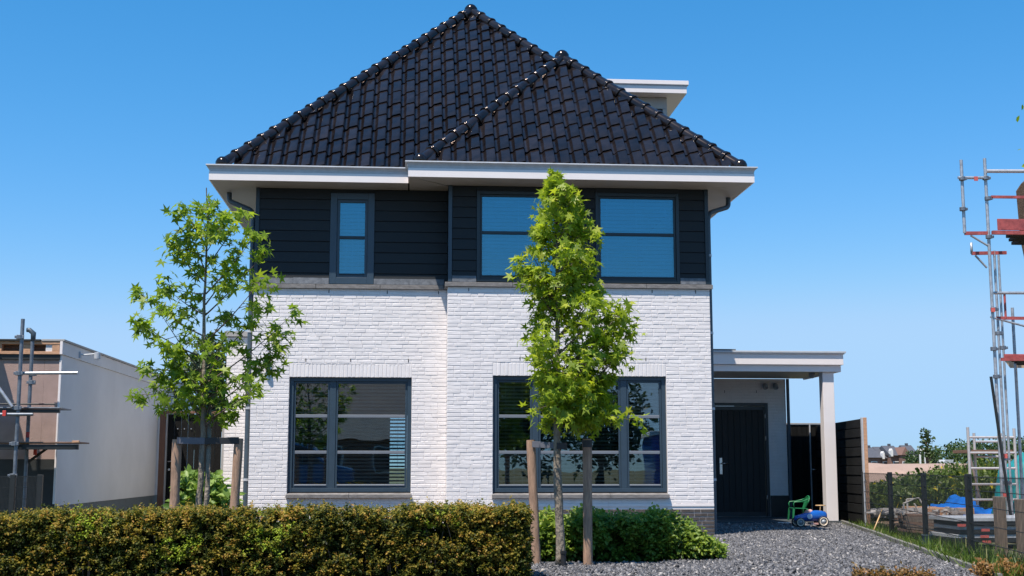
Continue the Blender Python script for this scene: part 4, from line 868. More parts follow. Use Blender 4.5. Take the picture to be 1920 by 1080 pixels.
# ------------------------------------------------------------------ building site on the right
def tubes(par, name, m_, lst, r=.0242, n=10):
    for a, b in lst: MB().tube([a, b], r, n).build(name, m_, par, smooth=True, auto=.8)
YS = 20.0; S = thing('scaffold', 'tall galvanised scaffold with red toe boards at the right edge', 'scaffold', (9.4, 20, 0))
def vtube(px, py, Y, z0, name='standard', m_='galv', r=.026): t_ = at(px, py, Y); tubes(S, name, m_, [((t_.x, Y, z0), t_)], r); return t_
A_ = at(1802, 300, YS); tubes(S, 'standard', 'galv', [(V3((A_.x, YS, at(1808, 437, YS).z)), A_)], .026)
B_ = vtube(1846, 297, YS, .0); B2 = vtube(1864, 470, YS + .55, .0, r=.022); B3 = vtube(1872, 478, YS + .9, .0, r=.02); D_ = vtube(1898, 577, YS + 1.0, .0)
XB = B_.x; Z = lambda py, Y=YS: at(1850, py, Y).z; XE = 11.2
tubes(S, 'guard_rail', 'alu', [((XB, YS - .04, Z(322)), (XE, YS - .04, Z(322) + .03))], .03); tubes(S, 'rail', 'galv', [((A_.x - .08, YS - .03, Z(335)), (XB + .06, YS - .03, Z(334)))]); tubes(S, 'rail', 'galv', [((XB + .12, YS + .2, Z(546)), (XE, YS + .2, Z(544)))])
MB().bar((XB + .06, YS - .04, Z(370)), (XE, YS - .04, Z(369)), .03, .045).build('guard_rail', 'red', S); MB().bar((XB + .2, YS + .3, Z(592)), (XE, YS + .3, Z(592)), .03, .05).build('guard_rail', 'red', S); MB().tube([(XB + .36, YS + .3, Z(592)), (XB + .36, YS + .3, Z(546))], .02, 8).build('rail_post', 'red', S)
MB().box(XB + .14, XE, YS - .06, YS - .03, Z(432), Z(411)).build('toe_board', 'red', S, bevel=.004); MB().bar((XB + .04, YS - .05, Z(437)), (XE, YS - .05, Z(436)), .06, .06).build('deck_beam', 'red', S)
for k in range(3): bx('deck_board', 'darkwood', S, XB + .24 + (k + 1) * .2, XE, YS + .0 + k * .32, YS + .31 + k * .32, Z(436) - .03, Z(436) + .02, .004)
MB().bar((A_.x, YS, Z(438)), (XB, YS, Z(437)), .04, .055).build('bracket', 'red', S); tubes(S, 'brace', 'galv', [((A_.x + .1, YS, Z(442)), (XB, YS, Z(462)))], .017)
s_ = at(1821, 455, YS + .55); MB().tube([(s_.x, YS + .55, at(1821, 476, YS + .55).z), s_], .022, 8).build('stub', 'galv', S, smooth=True); MB().bar((s_.x, YS + .55, at(1821, 475, YS + .55).z), (XB + .55, YS + .55, at(1821, 473, YS + .55).z), .04, .055).build('bracket', 'red', S); tubes(S, 'brace', 'galv', [((s_.x + .06, YS + .55, at(1821, 479, YS + .55).z), (XB + .2, YS + .55, Z(492)))], .017)
MB().box(XB + .14, XE, YS - .05, YS - .02, Z(672), Z(664)).build('toe_board', 'red', S, bevel=.004); MB().bar((XB + .08, YS - .05, Z(674)), (XE, YS - .05, Z(672)), .05, .05).build('deck_beam', 'red', S)
for k in range(3): bx('deck_board', 'darkwood', S, XB + .22 + (k + 1) * .2, XE, YS + .0 + k * .32, YS + .31 + k * .32, Z(672) - .03, Z(672) + .02, .004)
p0 = at(1858, 706, YS - .25); p1 = at(1890, 930, YS - .25); tubes(S, 'prop', 'blackm', [(p0, p1 + (p1 - p0) * .55)], .023); tubes(S, 'brace', 'galv', [((XB + .1, YS + .3, Z(590)), (XE, YS + .3, Z(640)))], .017)
for px, py in ((1804, 335), (1805, 392), (1848, 334), (1852, 372), (1854, 444), (1863, 654), (1868, 706), (1880, 652), (1863, 580), (1872, 625), (1884, 860), (1888, 905)):
    p = at(px, py, YS - .02); MB().lathe([(.03, -.03), (.052, -.03), (.052, .03), (.03, .03)], p, n=10).box(p.x - .01, p.x + .075, p.y - .035, p.y + .02, p.z - .022, p.z + .018).build('coupler', 'galvd', S, bevel=.004)
for px, py in ((1830, 335), (1862, 581), (1885, 855), (1884, 928)): p = at(px, py, YS - .06); MB().box(p.x - .03, p.x + .03, p.y - .01, p.y + .01, p.z - .035, p.z + .035).build('label_plate', 'label', S)
tw_ = thing('rolling_tower', 'silver aluminium rolling tower standing behind the wire fence', 'scaffold', (10.3, 22.6, 0)); YA = 22.6
L0 = at(1811, 801, YA); L1 = at(1826, 975, YA); R0 = at(1917, 812, YA + 1.1); x0, x1 = at(1818, 876, YA).x, at(1905, 876, YA).x
F0 = at(1826, 812, YA + .8); tubes(tw_, 'upright', 'alu', [((x0, YA, .0), (x0, YA, L0.z)), ((x1, YA, 0), (x1, YA, L0.z - .02)), ((F0.x, YA + .8, .4), (F0.x, YA + .8, F0.z)), ((x1 + .12, YA + .8, .2), (x1 + .12, YA + .8, F0.z))], .026)
for py in (820, 849, 878, 908, 937, 966): z = at(1830, py, YA).z; tubes(tw_, 'rung', 'alu', [((x0, YA, z), (x1, YA, z))], .022)
for py in (828, 856): z = at(1830, py, YA + .8).z; tubes(tw_, 'rung', 'alu', [((F0.x, YA + .8, z), (x1 + .12, YA + .8, z))], .022)
z = at(1830, 845, YA).z; bx('platform', 'oldwood', tw_, x0 + .03, x1 - .03, YA + .03, YA + .77, z - .04, z + .015, .004); tubes(tw_, 'brace', 'alu', [((x0, YA, z), (F0.x + .06, YA + .8, .5))], .02)
# thatched house at the right edge
tx = at(1905, 400, 22.4).x; th = thing('thatched_house', 'brown thatched roof edge of a house being built, behind the scaffold', 'house', (tx + 3, 24, 0))
def thick(lst, y0, y1, name, m_):
    MB().extrude([(x + .62 * (y0 - 22.4), y0, z) for x, z in lst], (.62 * (y1 - y0), y1 - y0, 0)).build(name, m_, th, bevel=.03)
zt = at(1905, 342, 22.4).z; zb = at(1905, 520, 22.4).z
thick([(tx + .02, zt - .16), (tx + .12, zt - .02), (tx + .5, zt + .32), (tx + 4, zt + 3.2), (tx + 4.2, zt + 2.7), (tx + .55, zb + .2), (tx + .3, zb - .35), (tx + .16, zb + .02), (tx + .05, zb + .7)], 22.4, 29, 'thatched_roof', 'thatch')
thick([(tx + .7, 0), (tx + 5, 0), (tx + 5, zb + .4), (tx + .7, zb + .1)], 23.2, 29, 'wall', 'brickfar')
MB().hexa([at(1894, 690, 21.2), at(1930, 690, 21.2), at(1930, 690, 21.9), at(1894, 690, 21.9), at(1894, 676, 21.2) + V3((-.1, 0, 0)), at(1930, 676, 21.2), at(1930, 676, 21.9), at(1894, 676, 21.9) + V3((-.1, 0, 0))]).build('tan_panel', 'insul', th)
# tarpaulins, stacks and rubble
def drape(name, label, cx, cy, wx, wy, hf, m_, seed, nx=34, ny=20, z0=0.):
    r_ = random.Random(seed); ph = [r_.uniform(0, 6) for _ in range(9)]; q = MB()
    for j in range(ny + 1):
        for i in range(nx + 1):
            u, v = i / nx, j / ny; x = cx + (u - .5) * wx; y = cy + (v - .5) * wy
            cr = .022 * math.sin(u * 15 + ph[0] + 3 * math.sin(v * 5 + ph[1])) + .02 * math.sin(v * 17 + ph[2] + 3 * math.sin(u * 5 + ph[3])) + .008 * math.sin((u + v) * 33 + ph[4])
            e = min(1, 6 * min(u, 1 - u, v, 1 - v) + .05); q.v.append((x + .04 * math.sin(v * 13 + ph[5]), y + .04 * math.sin(u * 15 + ph[6]), z0 + max(.004, (hf(u, v) + cr) * e)))
    for j in range(ny):
        for i in range(nx): a = j * (nx + 1) + i; q.f.append((a, a + 1, a + nx + 2, a + nx + 1))
    o = q.build(name, m_, smooth=True); so = o.modifiers.new('thick', 'SOLIDIFY'); so.thickness = .006; tag(o, label, 'tarpaulin'); return o
drape('tarpaulin', 'crumpled bright blue tarpaulin over planks behind the wire fence', at(1812, 940, 25.4).x, 25.6, 1.3, 1.4, lambda u, v: .15 + .24 * math.exp(-((u - .5) / .1) ** 2) + .05 * math.sin(u * 7), 'bluetarp', 5, z0=.12)
for k, (px, w_) in enumerate(((1770, .55), (1812, .5))):
    c_ = at(px, 950, 24.7); o = bx('timber_block', 'rawwood', None, c_.x - w_ / 2, c_.x + w_ / 2, 24.9, 26.2, .02, .30, .01); tag(o, ['orange brown timber bundle under the near end of the blue tarpaulin', 'orange brown timber bundle under the middle of the blue tarpaulin'][k], 'timber')
drape('netting', 'teal netting hanging over a heap beyond the rolling tower', at(1925, 900, 24.2).x + .25, 24.3, 1.5, 1.3, lambda u, v: .95 + .45 * math.sin(u * 2.3), 'teal', 8)
stk = thing('board_stack', 'stack of grey panels with red labels beyond the fence', 'stack', (7.9, 17.2, 0)); Yb = 17.6
x0 = at(1795, 990, Yb).x
for k in range(6):
    z0 = .06 + k * .058; bx('panel', 'palegrey' if k % 2 else 'membrane', stk, x0 + random.uniform(-.06, .04), x0 + 1.9, Yb + random.uniform(-.03, .03), Yb + .9, z0, z0 + .05, .004)
for px, py in ((1803, 985), (1848, 994), (1846, 1006), (1850, 1016)): p = at(px, py, Yb - .04); bx('label_plate', 'label', stk, p.x - .06, p.x + .06, Yb - .045, Yb - .036, p.z - .018, p.z + .018, 0)
for k in range(2): bx('bearer', 'oldwood', stk, x0 + .2 + k * 1.1, x0 + .3 + k * 1.1, Yb + .04, Yb + .85, 0, .058, .004)
tp_ = thing('timber_pile', 'pile of weathered grey-brown planks behind the wire fence', 'planks', (8.6, 20.6, 0)); Yp = 20.3; xa = at(1693, 980, Yp).x; xb = at(1768, 990, Yp).x
for k in range(7):
    for j in range(3):
        d_ = random.uniform(-.06, .06); z0 = .03 + k * .047; MB().bar((xa + d_ + .03 * j, Yp + j * .2, z0 + .022 + .05 * (1 - k / 7)), (xb + d_, Yp + j * .2 - .15, z0 + .02 - .02), .19, .04).build('plank', 'stripwood' if (k + j) % 3 else 'oldwood', tp_, bevel=.004)
fr_ = thing('chair_frame', 'broken off-white garden chair frame lying on the plank pile', 'chair frame', (8.6, 20.4, .4)); pf = lambda px, py, Y=20.35: at(px, py, Y)
for a, b in (((1700, 936), (1723, 934)), ((1723, 934), (1745, 972)), ((1700, 936), (1703, 968)), ((1703, 962), (1738, 960)), ((1694, 944), (1694, 966)), ((1714, 944), (1724, 961)), ((1694, 944), (1712, 936)), ((1703, 970), (1738, 977))):
    MB().bar(pf(*a), pf(*b), .03, .02).build('rail', 'bone', fr_, bevel=.004)
tag(MB().tube([at(1638, 995, 21.9), at(1654, 956, 22.2)], .012, 7).build('bamboo_stick', 'lightwood', smooth=True), 'thin pale stick leaning at the start of the wire fence', 'stick')
tag(MB().tube([at(1733, 972, 19.2), at(1741, 1016, 18.6)], .011, 7).build('bamboo_stick', 'lightwood', smooth=True), 'thin pale stick leaning on the plank pile', 'stick')
# rubble: uncountable broken pieces
q = MB()
for k in range(150):
    px = random.uniform(1630, 1800); p = at(px, 955 + random.uniform(-2, 14), random.uniform(22.5, 25.5)); s_ = random.uniform(.04, .16); p.z = max(.02, min(.3, p.z)); dr_ = V3((random.uniform(-1, 1), random.uniform(-.6, .6), random.uniform(-.25, .25))); q.bar(p - dr_ * s_, p + dr_ * s_, random.uniform(.03, .14), random.uniform(.015, .07))
tag(q.build('rubble', 'junk'), 'grey heap of broken building rubble behind the wire fence', 'rubble', kind='stuff')
MB().add([at(1626, 985, 24.3), V3((9, 16, -.01)), V3((16, 16, -.01)), V3((16, 27, -.01)), V3((9, 27, -.01))], [(1, 2, 3, 4)]).build('site_ground', 'sand')['kind'] = 'structure'
# ------------------------------------------------------------------ weeds, sand bank, distance
n = 34000; Y = 26.2 + 14 * RNG.random(n) ** 1.2; X = 8.9 + .28 * (Y - 26) + RNG.random(n) * (9 + .55 * (Y - 26)); hum = np.clip((X / Y - .345) / .10, 0, 1)
zb_ = .0 + .35 * hum * np.clip((Y - 26) / 6, 0, 1) * (1 + .5 * np.sin(X * 1.7)); H = (.38 + .35 * RNG.random(n)) * (.75 + .55 * hum); tint = np.clip(.45 + .25 * RNG.normal(size=n), 0, .92); fl = RNG.random(n) < .03; tint[fl] = 1
weeds = blades('weeds', 'tall green weeds with yellow flowers on the bank behind the fence', X, Y, zb_, H, 'weed', tint, lean=.28)
weeds['category'] = 'weeds'
C = np.stack([X, Y, zb_ + H * (.3 + .7 * RNG.random(n))], 1)[: n]; o = place('weed_leaves', leaves('weed_leaves', C, RNG.normal(size=(n, 3)) + np.array([0, -.4, .6]), .07 + .09 * RNG.random(n), 'weed', np.where(RNG.random(n) < .03, 1, np.clip(.45 + .25 * RNG.normal(size=n), 0, .92)), OVAL), weeds); o['kind'] = 'stuff'
sb = MB(); nx, ny = 50, 10
for j in range(ny + 1):
    for i in range(nx + 1):
        x = 14 + 40 * i / nx; y = 52 + 14 * j / ny; h = 1.32 * math.sin(min(1, j / 4) * math.pi / 2) * (1 - .25 * i / nx) + .07 * math.sin(x * 1.3) * (j > 1); sb.v.append((x, y, h - .02 if j else -.05))
for j in range(ny):
    for i in range(nx): a = j * (nx + 1) + i; sb.f.append((a, a + 1, a + nx + 2, a + nx + 1))
sb.build('sand_bank', 'sand', smooth=True)['kind'] = 'structure'
def far_house(label, px0, px1, Y, ptop, peave, dep, roofm='rooffar', wallm='brickfar', gable=False, dorm=None, chim=True):
    a, b = at(px0, 870, Y).x, at(px1, 870, Y).x; zt = at(px0, ptop, Y).z; ze = at(px0, peave, Y).z; h = thing('terraced_house', label, 'house', ((a + b) / 2, Y, 0), 'houses far beyond the sand bank')
    bx('wall', wallm, h, a, b, Y, Y + dep, 0, ze, 0)
    if gable: MB().extrude([(a - .2, Y - .3, ze), (b + .2, Y - .3, ze), ((a + b) / 2, Y - .3, zt)], (0, dep + .5, 0)).build('roof', roofm, h); MB().extrude([(a + .3, Y - .35, ze), (b - .3, Y - .35, ze), ((a + b) / 2, Y - .35, zt - .5)], (0, .04, 0)).build('gable', wallm, h)
    else: MB().extrude([(a - .15, Y - .5, ze - .1), (a - .15, Y + dep / 2, zt), (a - .15, Y + dep + .5, ze - .1)], (b - a + .3, 0, 0)).build('roof', roofm, h)
    if chim: bx('chimney', 'rooffar', h, b - 1.1, b - .6, Y + dep / 2 - .3, Y + dep / 2 + .3, zt - .6, zt + .4, 0)
    nw = max(1, int((b - a) / 2.2))
    for k in range(nw):
        c = a + (b - a) * (k + .5) / nw; wn = bx('window', 'housewhite', h, c - .65, c + .65, Y - .06, Y + .02, .9, 2.3, 0); bx('pane', 'glassdark', wn, c - .52, c + .52, Y - .09, Y - .07, 1.05, 2.15, 0)
    if dorm: c = at(dorm, 860, Y).x; MB().extrude([(c - .2, Y - .7, ze - .3), (c + .2, Y - .7, ze - .3), (c + .2, Y - .7, ze + .9), (c, Y - .7, ze + 1.3), (c - .2, Y - .7, ze + .9)], (0, 1.5, 0)).build('dormer', 'housewhite', h)
YD = 260.
far_house('far grey-roofed house next to the timber screen, leftmost of the row', 1626, 1652, YD, 838, 857, 9)
far_house('far grey-roofed house with a narrow white gable front', 1653, 1669, YD, 837, 858, 9, dorm=1655, chim=False)
far_house('far dark-roofed house between two white gables, with chimney', 1670, 1691, YD - 2, 835, 853, 9, dorm=1671)
far_house('far red-brown brick gabled house in the middle of the row', 1692, 1704, YD - 4, 838, 853, 9, roofm='brickfar', gable=True, chim=False)
far_house('far grey-roofed house just left of the white portal', 1705, 1724, YD, 834, 856, 9)
far_house('far low grey-roofed house behind the thin young tree', 1740, 1758, YD - 8, 840, 858, 9, chim=False)
po = thing('portal_frame', 'tall white portal frame in front of the far houses', 'portal', (at(1731, 870, 120).x, 120, 0)); pa, pb = at(1725, 868, 120), at(1737, 868, 120); zz_ = at(1731, 845, 120).z
bx('post', 'housewhite', po, pa.x, pa.x + .13, 120, 120.15, 0, zz_, 0); bx('post', 'housewhite', po, pb.x - .13, pb.x, 120, 120.15, 0, zz_, 0); bx('lintel', 'housewhite', po, pa.x - .1, pb.x + .1, 119.97, 120.18, zz_ + .002, zz_ + .2, 0)
cv = thing('caravan', 'pale grey caravan roof showing above the weeds by the far woods', 'caravan', (at(1782, 868, 150).x, 150, 0)); ca_, cb_ = at(1768, 868, 150), at(1794, 868, 150)
MB().box(ca_.x, cb_.x, 150, 153, .3, 1.5).build('body', 'housewhite', cv, bevel=.1); MB().extrude([(ca_.x - .1, 149.9, 1.502), (cb_.x + .1, 149.9, 1.502), (cb_.x - .3, 149.9, 2.0), (ca_.x + .3, 149.9, 2.0)], (0, 3.2, 0)).build('roof', 'palegrey', cv)
def cloud_tree(name, label, x, y, h, w_, n, m_, size, trunk=True, group=None, shape=1., kind=None, seed=1, base=.25):
    t_ = thing(name, label, 'tree', (x, y, 0), group); r_ = np.random.default_rng(seed); k = max(6, n // 120); cc = r_.normal(size=(k, 3)); cc = nrm(cc) * (r_.random((k, 1)) ** .5); cc = cc * np.array([w_ / 2 * .8, w_ / 2 * .8, h * (1 - base) / 2 * .8]) + np.array([x, y, h * (1 + base) / 2])
    cc[:, :2] = (cc[:, :2] - np.array([x, y])) * (1.15 - shape * .55 * np.clip((cc[:, 2:3] / h - .5), -.4, .5)) + np.array([x, y])
    i = r_.integers(0, k, n); C = cc[i] + r_.normal(size=(n, 3)) * w_ * .10
    if trunk:
        q = MB(); q.tube([(x, y, 0), (x + .05 * h * .2, y, h * .4), (x, y, h * .85)], [h * .03, h * .02, h * .006], 8)
        for c_ in cc[:10]: q.tube([(x, y, h * .35), V3(c_).lerp(V3((x, y, h * .5)), .5), c_], [h * .012, h * .008, h * .003], 5, False)
        q.build('trunk', 'twig', t_, smooth=True)
    place('crown', leaves('crown', C, r_.normal(size=(n, 3)) + np.array([0, -.3, .8]), size * (.6 + .8 * r_.random(n)), m_, r_.random(n), OVAL), t_); return t_
x_ = at(1738, 870, 62).x; cloud_tree('thin_tree', 'thin young tree standing on the sand bank before the far houses', x_, 62, 2.75, 1.5, 420, 'fartree', .17, True, None, 1.3, seed=4, base=.2)
q = MB(); 
n = 260
for k in range(1): pass
sp = RNG.random((130, 3)); C = np.stack([x_ + .1 * RNG.normal(size=130), 62 + .1 * RNG.normal(size=130), 2.2 + .75 * sp[:, 0]], 1); place('crown', leaves('crown', C, RNG.normal(size=(130, 3)), .1 + .08 * sp[:, 1], 'fartree', sp[:, 2], OVAL), bpy.data.objects['thin_tree'])
nW = 24000; Xw = 62 + 60 * RNG.random(nW); top = np.interp(Xw, [62, 66, 72, 80, 95, 125], [2.0, 3.6, 4.3, 4.4, 5.5, 7]) + .35 * np.sin(Xw * 1.9) + .25 * np.sin(Xw * 4.3); Zw = top * (.15 + .85 * RNG.random(nW) ** .6)
tag(place('woods', leaves('woods', np.stack([Xw, 150 + 10 * RNG.random(nW) + 3 * np.sin(Xw * 1.1), Zw], 1), RNG.normal(size=(nW, 3)) + np.array([0, -.4, .8]), .22 + .25 * RNG.random(nW), 'fartree', RNG.random(nW), OVAL)), 'dark green belt of far woodland on the horizon', 'woodland', kind='stuff')
nS = 5000; Xs = at(1628, 870, 70).x + 14 * RNG.random(nS); q0 = RNG.random(nS)
tag(place('scrub', leaves('scrub', np.stack([Xs, 200 + 4 * q0, .3 + 2.2 * RNG.random(nS)], 1), RNG.normal(size=(nS, 3)), .35 + .3 * RNG.random(nS), 'fartree', RNG.random(nS), OVAL)), 'low green scrub in front of the far houses', 'scrub', kind='stuff')
cloud_tree('distant_tree', 'hazy grey-green tree beyond the end of the grey garage wall', at(278, 700, 60).x, 60, 6.0, 3.4, 1500, 'hazetree', .3, True, 'hazy trees behind the garage', seed=7)
cloud_tree('distant_tree', 'hazy grey-green tree rising behind the gate and open-crowned tree', at(400, 700, 52).x, 52, 6.6, 3.6, 1800, 'hazetree', .28, True, 'hazy trees behind the garage', seed=9)
cloud_tree('overhanging_tree', 'leaf tips of a tree reaching in at the upper right edge', 7.22, 12.6, 5.3, 2.1, 900, 'leaf', .09, True, None, seed=13, base=.72)
# ------------------------------------------------------------------ garage and gate on the left
XG = -5.33; ga = thing('garage', 'flat-roofed garage with brown plaster front and pale grey side wall', 'garage', (-7.5, 20, 0))
bx('side_wall', 'greywall', ga, XG - .25, XG, 20.0, 31.6, .52, 2.80, 0); bx('side_plinth', 'bluegrey', ga, XG - .24, XG - .012, 20.02, 31.6, 0, .519, 0)
bx('side_fascia', 'greywall', ga, XG - .24, XG + .02, 19.96, 31.6, 2.803, 3.0, .004); bx('roof_trim', 'coping', ga, XG - .3, XG + .045, 19.93, 31.65, 3.003, 3.035, .004)
bx('front_wall', 'plaster', ga, -10, XG - .252, 19.985, 20.25, 1.22, 2.72, 0); bx('front_base', 'membrane', ga, -10, XG - .252, 19.99, 20.25, 0, 1.219, 0); bx('corner_bead', 'white', ga, XG - .03, XG + .004, 19.975, 19.998, .55, 2.8, .003)
bx('front_wall', 'plaster', ga, XG - .25, XG - .032, 19.985, 19.999, 1.22, 2.72, 0); bx('front_base', 'membrane', ga, XG - .25, XG - .002, 19.984, 19.999, 0, 1.219, 0); bx('membrane_strip', 'membrane', ga, -10, XG - .02, 19.96, 20.0, 2.722, 2.80, .004)
for z in (2.803, 2.955): bx('beam', 'rawwood', ga, -10, XG - .025, 19.94, 20.2, z, z + .045, .003)
for k in range(9): x0 = XG - .14 - k * .43; bx('block', 'rawwood', ga, x0, x0 + .11, 19.945, 20.2, 2.85, 2.953, .003)
bx('back_board', 'oldwood', ga, -10, XG - .25, 20.1, 20.12, 2.85, 2.95, 0); bx('roof', 'membrane', ga, -10.02, XG - .31, 19.9, 31.6, 3.002, 3.03, .004); bx('corner_board', 'white', ga, XG - .02, XG + .02, 19.925, 19.958, 2.803, 3.0, .003)
MB().box(XG + .022, XG + .05, 20.9, 20.98, 2.83, 2.93).tube([(XG + .05, 20.94, 2.88), (XG + .28, 20.94, 2.90)], .012, 8).lathe([(.05, -.08), (.05, .02), (.0, .03)], (XG + .30, 20.94, 2.90), n=14).build('wall_lamp', 'zinc', ga)
gt = thing('gate', 'dark vertical-board garden gate with brown posts beside the garage', 'gate', (-4.6, 27.7, 0)); YG = 27.6
bx('post', 'brownwood', gt, -5.28, -5.16, YG, YG + .1, 0, 2.22, .004); bx('trim', 'coping', gt, -5.155, -5.12, YG + .01, YG + .06, 0, 2.22, .002); bx('lintel', 'brownwood', gt, -5.30, -3.9, YG - .02, YG + .12, 2.223, 2.275, .004); bx('post', 'coping', gt, -3.985, -3.93, YG, YG + .1, 0, 2.22, .004)
for k in range(8): x0 = -5.115 + k * .1405; bx('plank', 'darkwood', gt, x0, x0 + .134, YG + .03 + (.012 if k % 2 else 0), YG + .06, .05, 2.21, .003)
MB().tube([(-5.08, YG + .03, 1.22), (-5.08, YG - .03, 1.22), (-4.93, YG - .03, 1.22)], .012, 8).build('handle', 'steel', gt, smooth=True); MB().lathe([(0, .012), (.025, .01), (.025, 0)], (-5.06, YG + .03, 1.05), (0, -1, 0), 12).build('lock', 'steel', gt)
for k in (1, 2, 3, 5): MB().lathe([(0, .012), (.014, .008), (.014, 0)], (-5.05 + k * .14, YG + .03, 1.9), (0, -1, 0), 8).build('bolt', 'steel', gt)
p = at(331, 735, 29.0); tag(MB().tube([(p.x, 29, 0), p], .05, 10).build('flue_pipe', 'pipe', smooth=True, auto=.8), 'thin dark pipe rising behind the garden gate', 'pipe')
# ------------------------------------------------------------------ scaffold before the garage
SL = thing('low_scaffold', 'tube scaffold with boards in front of the brown plaster garage wall', 'scaffold', (-5.6, 19, 0)); Y1, Y2 = 18.9, 19.55
a_ = at(43, 598, Y1); b_ = at(61, 640, Y2); lo = lambda t_, Y: (t_.x, Y, 0)
MB().tube([lo(a_, Y1), a_], .028, 12).build('standard', 'galvd', SL, smooth=True, auto=.8); MB().tube([lo(b_, Y2), b_], .028, 12).build('standard', 'galvd', SL, smooth=True, auto=.8)
t_ = at(62, 640, Y2); MB().tube([t_, t_ + V3((0, 0, .12)), t_ + V3((-.06, 0, .17)), t_ + V3((-.1, 0, .17))], [.034, .04, .036, .034], 10).build('elbow', 'pipe', SL, smooth=True)
def hz(px0, py0, px1, py1, Y, r, nm, m_): MB().tube([at(px0, py0, Y), at(px1, py1, Y)], r, 10).build(nm, m_, SL, smooth=True, auto=.8)
hz(32, 700, 146, 699, Y1 + .05, .024, 'ledger', 'galv'); hz(-60, 777, 62, 777, Y1 - .05, .024, 'ledger', 'galvd'); hz(-60, 757, 104, 758, Y1 + .3, .012, 'rail', 'blackm'); hz(-10, 716, 23, 763, Y1 - .04, .024, 'brace', 'galv'); hz(53, 866, 92, 838, Y2, .02, 'brace', 'blackm')
def bd(px0, px1, py0, py1, Ya, Yb_, nm, m_):
    p, q_ = at(px0, py0, Ya), at(px1, py1, Ya); bx(nm, m_, SL, p.x, q_.x, Ya, Yb_, q_.z, p.z, .004)
bd(-60, 112, 763, 766, Y1 + .1, Y1 + .75, 'board', 'galvd'); bd(-60, 111, 767, 774, Y1 + .12, Y1 + .18, 'deck_beam', 'blackm'); bd(-60, 147, 828, 831, Y1 + .08, Y1 + .72, 'board', 'oldwood'); bd(-60, 146, 833, 843, Y1 + .1, Y1 + .16, 'deck_beam', 'blackm')
bd(135, 148, 826, 830, Y1 + .02, Y1 + .07, 'board', 'rawwood')
for k in range(4): bx('board', 'oldwood', SL, -9.0, -6.42, 18.85 + k * .22, 19.06 + k * .22, 3.36, 3.41, .004)
for x in (-6.5, -8.6): MB().tube([(x, Y1, 0), (x, Y1, 4.2)], .028, 12).build('standard', 'galvd', SL, smooth=True, auto=.8)
for px, py, Y in ((38, 632, Y1), (36, 700, Y1), (62, 701, Y2), (60, 717, Y2), (33, 765, Y1), (28, 832, Y1), (25, 892, Y1), (48, 835, Y2), (55, 776, Y2)):
    p = at(px, py, Y); MB().lathe([(.03, -.03), (.055, -.03), (.055, .03), (.03, .03)], p, n=10).box(p.x - .07, p.x + .06, p.y - .04, p.y - .02, p.z - .02, p.z + .02).build('coupler', 'galvd', SL, bevel=.004)
for px, py, Y in ((8, 775, Y1 - .08), (52, 815, Y2 - .04), (66, 848, Y2 - .04)): p = at(px, py, Y); MB().box(p.x - .025, p.x + .025, p.y - .01, p.y + .01, p.z - .04, p.z + .04).build('clip', 'redclip', SL, bevel=.004)
lf = thing('garden_fence', 'black mesh fence behind the hedge in front of the garage scaffold', 'fence', (-5.8, 18, 0)); YW = 18.3
for px in (-20, 25, 76): p = at(px, 890, YW); bx('post', 'blackm', lf, p.x - .035, p.x + .035, YW - .03, YW + .03, 0, p.z, .004)
q = MB(); xa, xb = at(-20, 900, YW).x, at(76, 900, YW).x; zt_ = at(25, 893, YW).z
for k in range(40): x = xa + (xb - xa) * k / 39; q.bar((x, YW, .03), (x, YW, zt_), .005, .005)
for k in range(7): q.bar((xa, YW, .05 + k * (zt_ - .05) / 6), (xb, YW, .05 + k * (zt_ - .05) / 6), .008, .008)
q.build('wire_panel', 'blackm', lf)
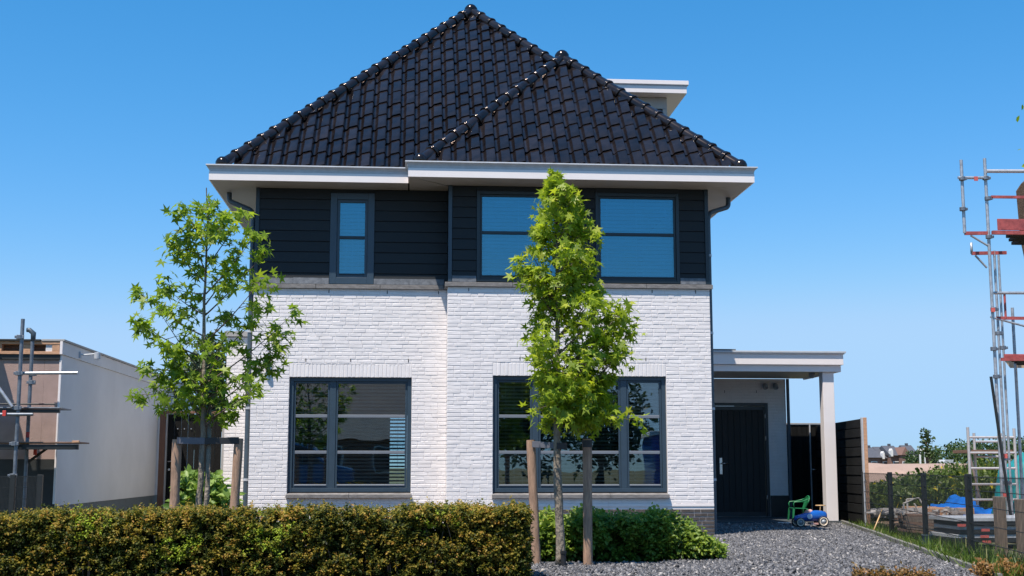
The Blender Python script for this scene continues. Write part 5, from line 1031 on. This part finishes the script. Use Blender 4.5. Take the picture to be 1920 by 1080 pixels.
# ------------------------------------------------------------------ across the street: what the window panes mirror
op = thing('house_opposite', 'dark-roofed house across the street, mirrored in the ground-floor windows', 'house', (-2, -24, 0))
bx('wall', 'brickfar', op, -9, 3.2, -32, -24, 0, 2.6, 0); MB().extrude([(-9.4, -23.6, 2.55), (-9.4, -28, 6.0), (-9.4, -32.4, 2.55)], (13, 0, 0)).build('roof', 'rooffar', op)
for x in (-7.2, -4.2, -1.0, 1.6): w_ = bx('window', 'housewhite', op, x - .8, x + .8, -23.97, -23.93, .8, 2.2, 0); bx('pane', 'glassdark', w_, x - .7, x + .7, -23.92, -23.9, .9, 2.1, 0)
for lab, x, y, h, w_, n, sd in (('leafy street tree mirrored in the left part of the large window', 5.2, -12, 6.2, 3.6, 3200, 31), ('round street tree mirrored in the middle of the large window', 8.4, -16, 5.8, 4.2, 3200, 32), ('street tree mirrored in the left ground-floor window', -6.4, -15, 5.4, 3.2, 2400, 33), ('narrow street tree mirrored at the end of the large window', 14.2, -15, 5.6, 2.2, 2200, 34)):
    cloud_tree('street_tree', lab, x, y, h, w_, n, 'fartree', .26, True, 'street trees mirrored in the windows', seed=sd, base=.08)
vn = thing('parked_van', 'blue van parked across the street, mirrored in the windows', 'van', (-4.2, -5, 0)); 
MB().extrude([(-7.2, -6.2, .45), (-2.0, -6.2, .45), (-2.0, -6.2, 1.0), (-2.9, -6.2, 1.25), (-3.6, -6.2, 2.0), (-7.2, -6.2, 2.05)], (0, 1.9, 0)).build('body', 'vanwhite', vn, bevel=.08)
MB().extrude([(-4.6, -4.285, 1.25), (-3.1, -4.285, 1.25), (-3.72, -4.285, 1.88), (-4.6, -4.285, 1.88)], (0, .01, 0)).build('side_window', 'glassdark', vn)
for x in (-6.2, -3.0):
    for y in (-6.1, -4.4): wh = MB().lathe([(.2, -.1), (.32, -.1), (.34, 0), (.32, .1), (.2, .1)], (x, y, .34), (0, 1, 0), 20).build('wheel', 'rubber', vn, smooth=True); MB().lathe([(0, .08), (.2, .09), (.2, -.09), (0, -.08)], (x, y, .34), (0, 1, 0), 20).build('rim', 'toygrey', wh)
dd2 = thing('blue_container', 'blue and white container across the street, mirrored in the large window', 'container', (10.6, -8, 0)); bx('body', 'toyblue', dd2, 9.3, 11.6, -10, -8, .1, 2.3, .02); bx('lid', 'housewhite', dd2, 9.2, 11.7, -10.1, -7.9, 2.303, 2.45, .02)
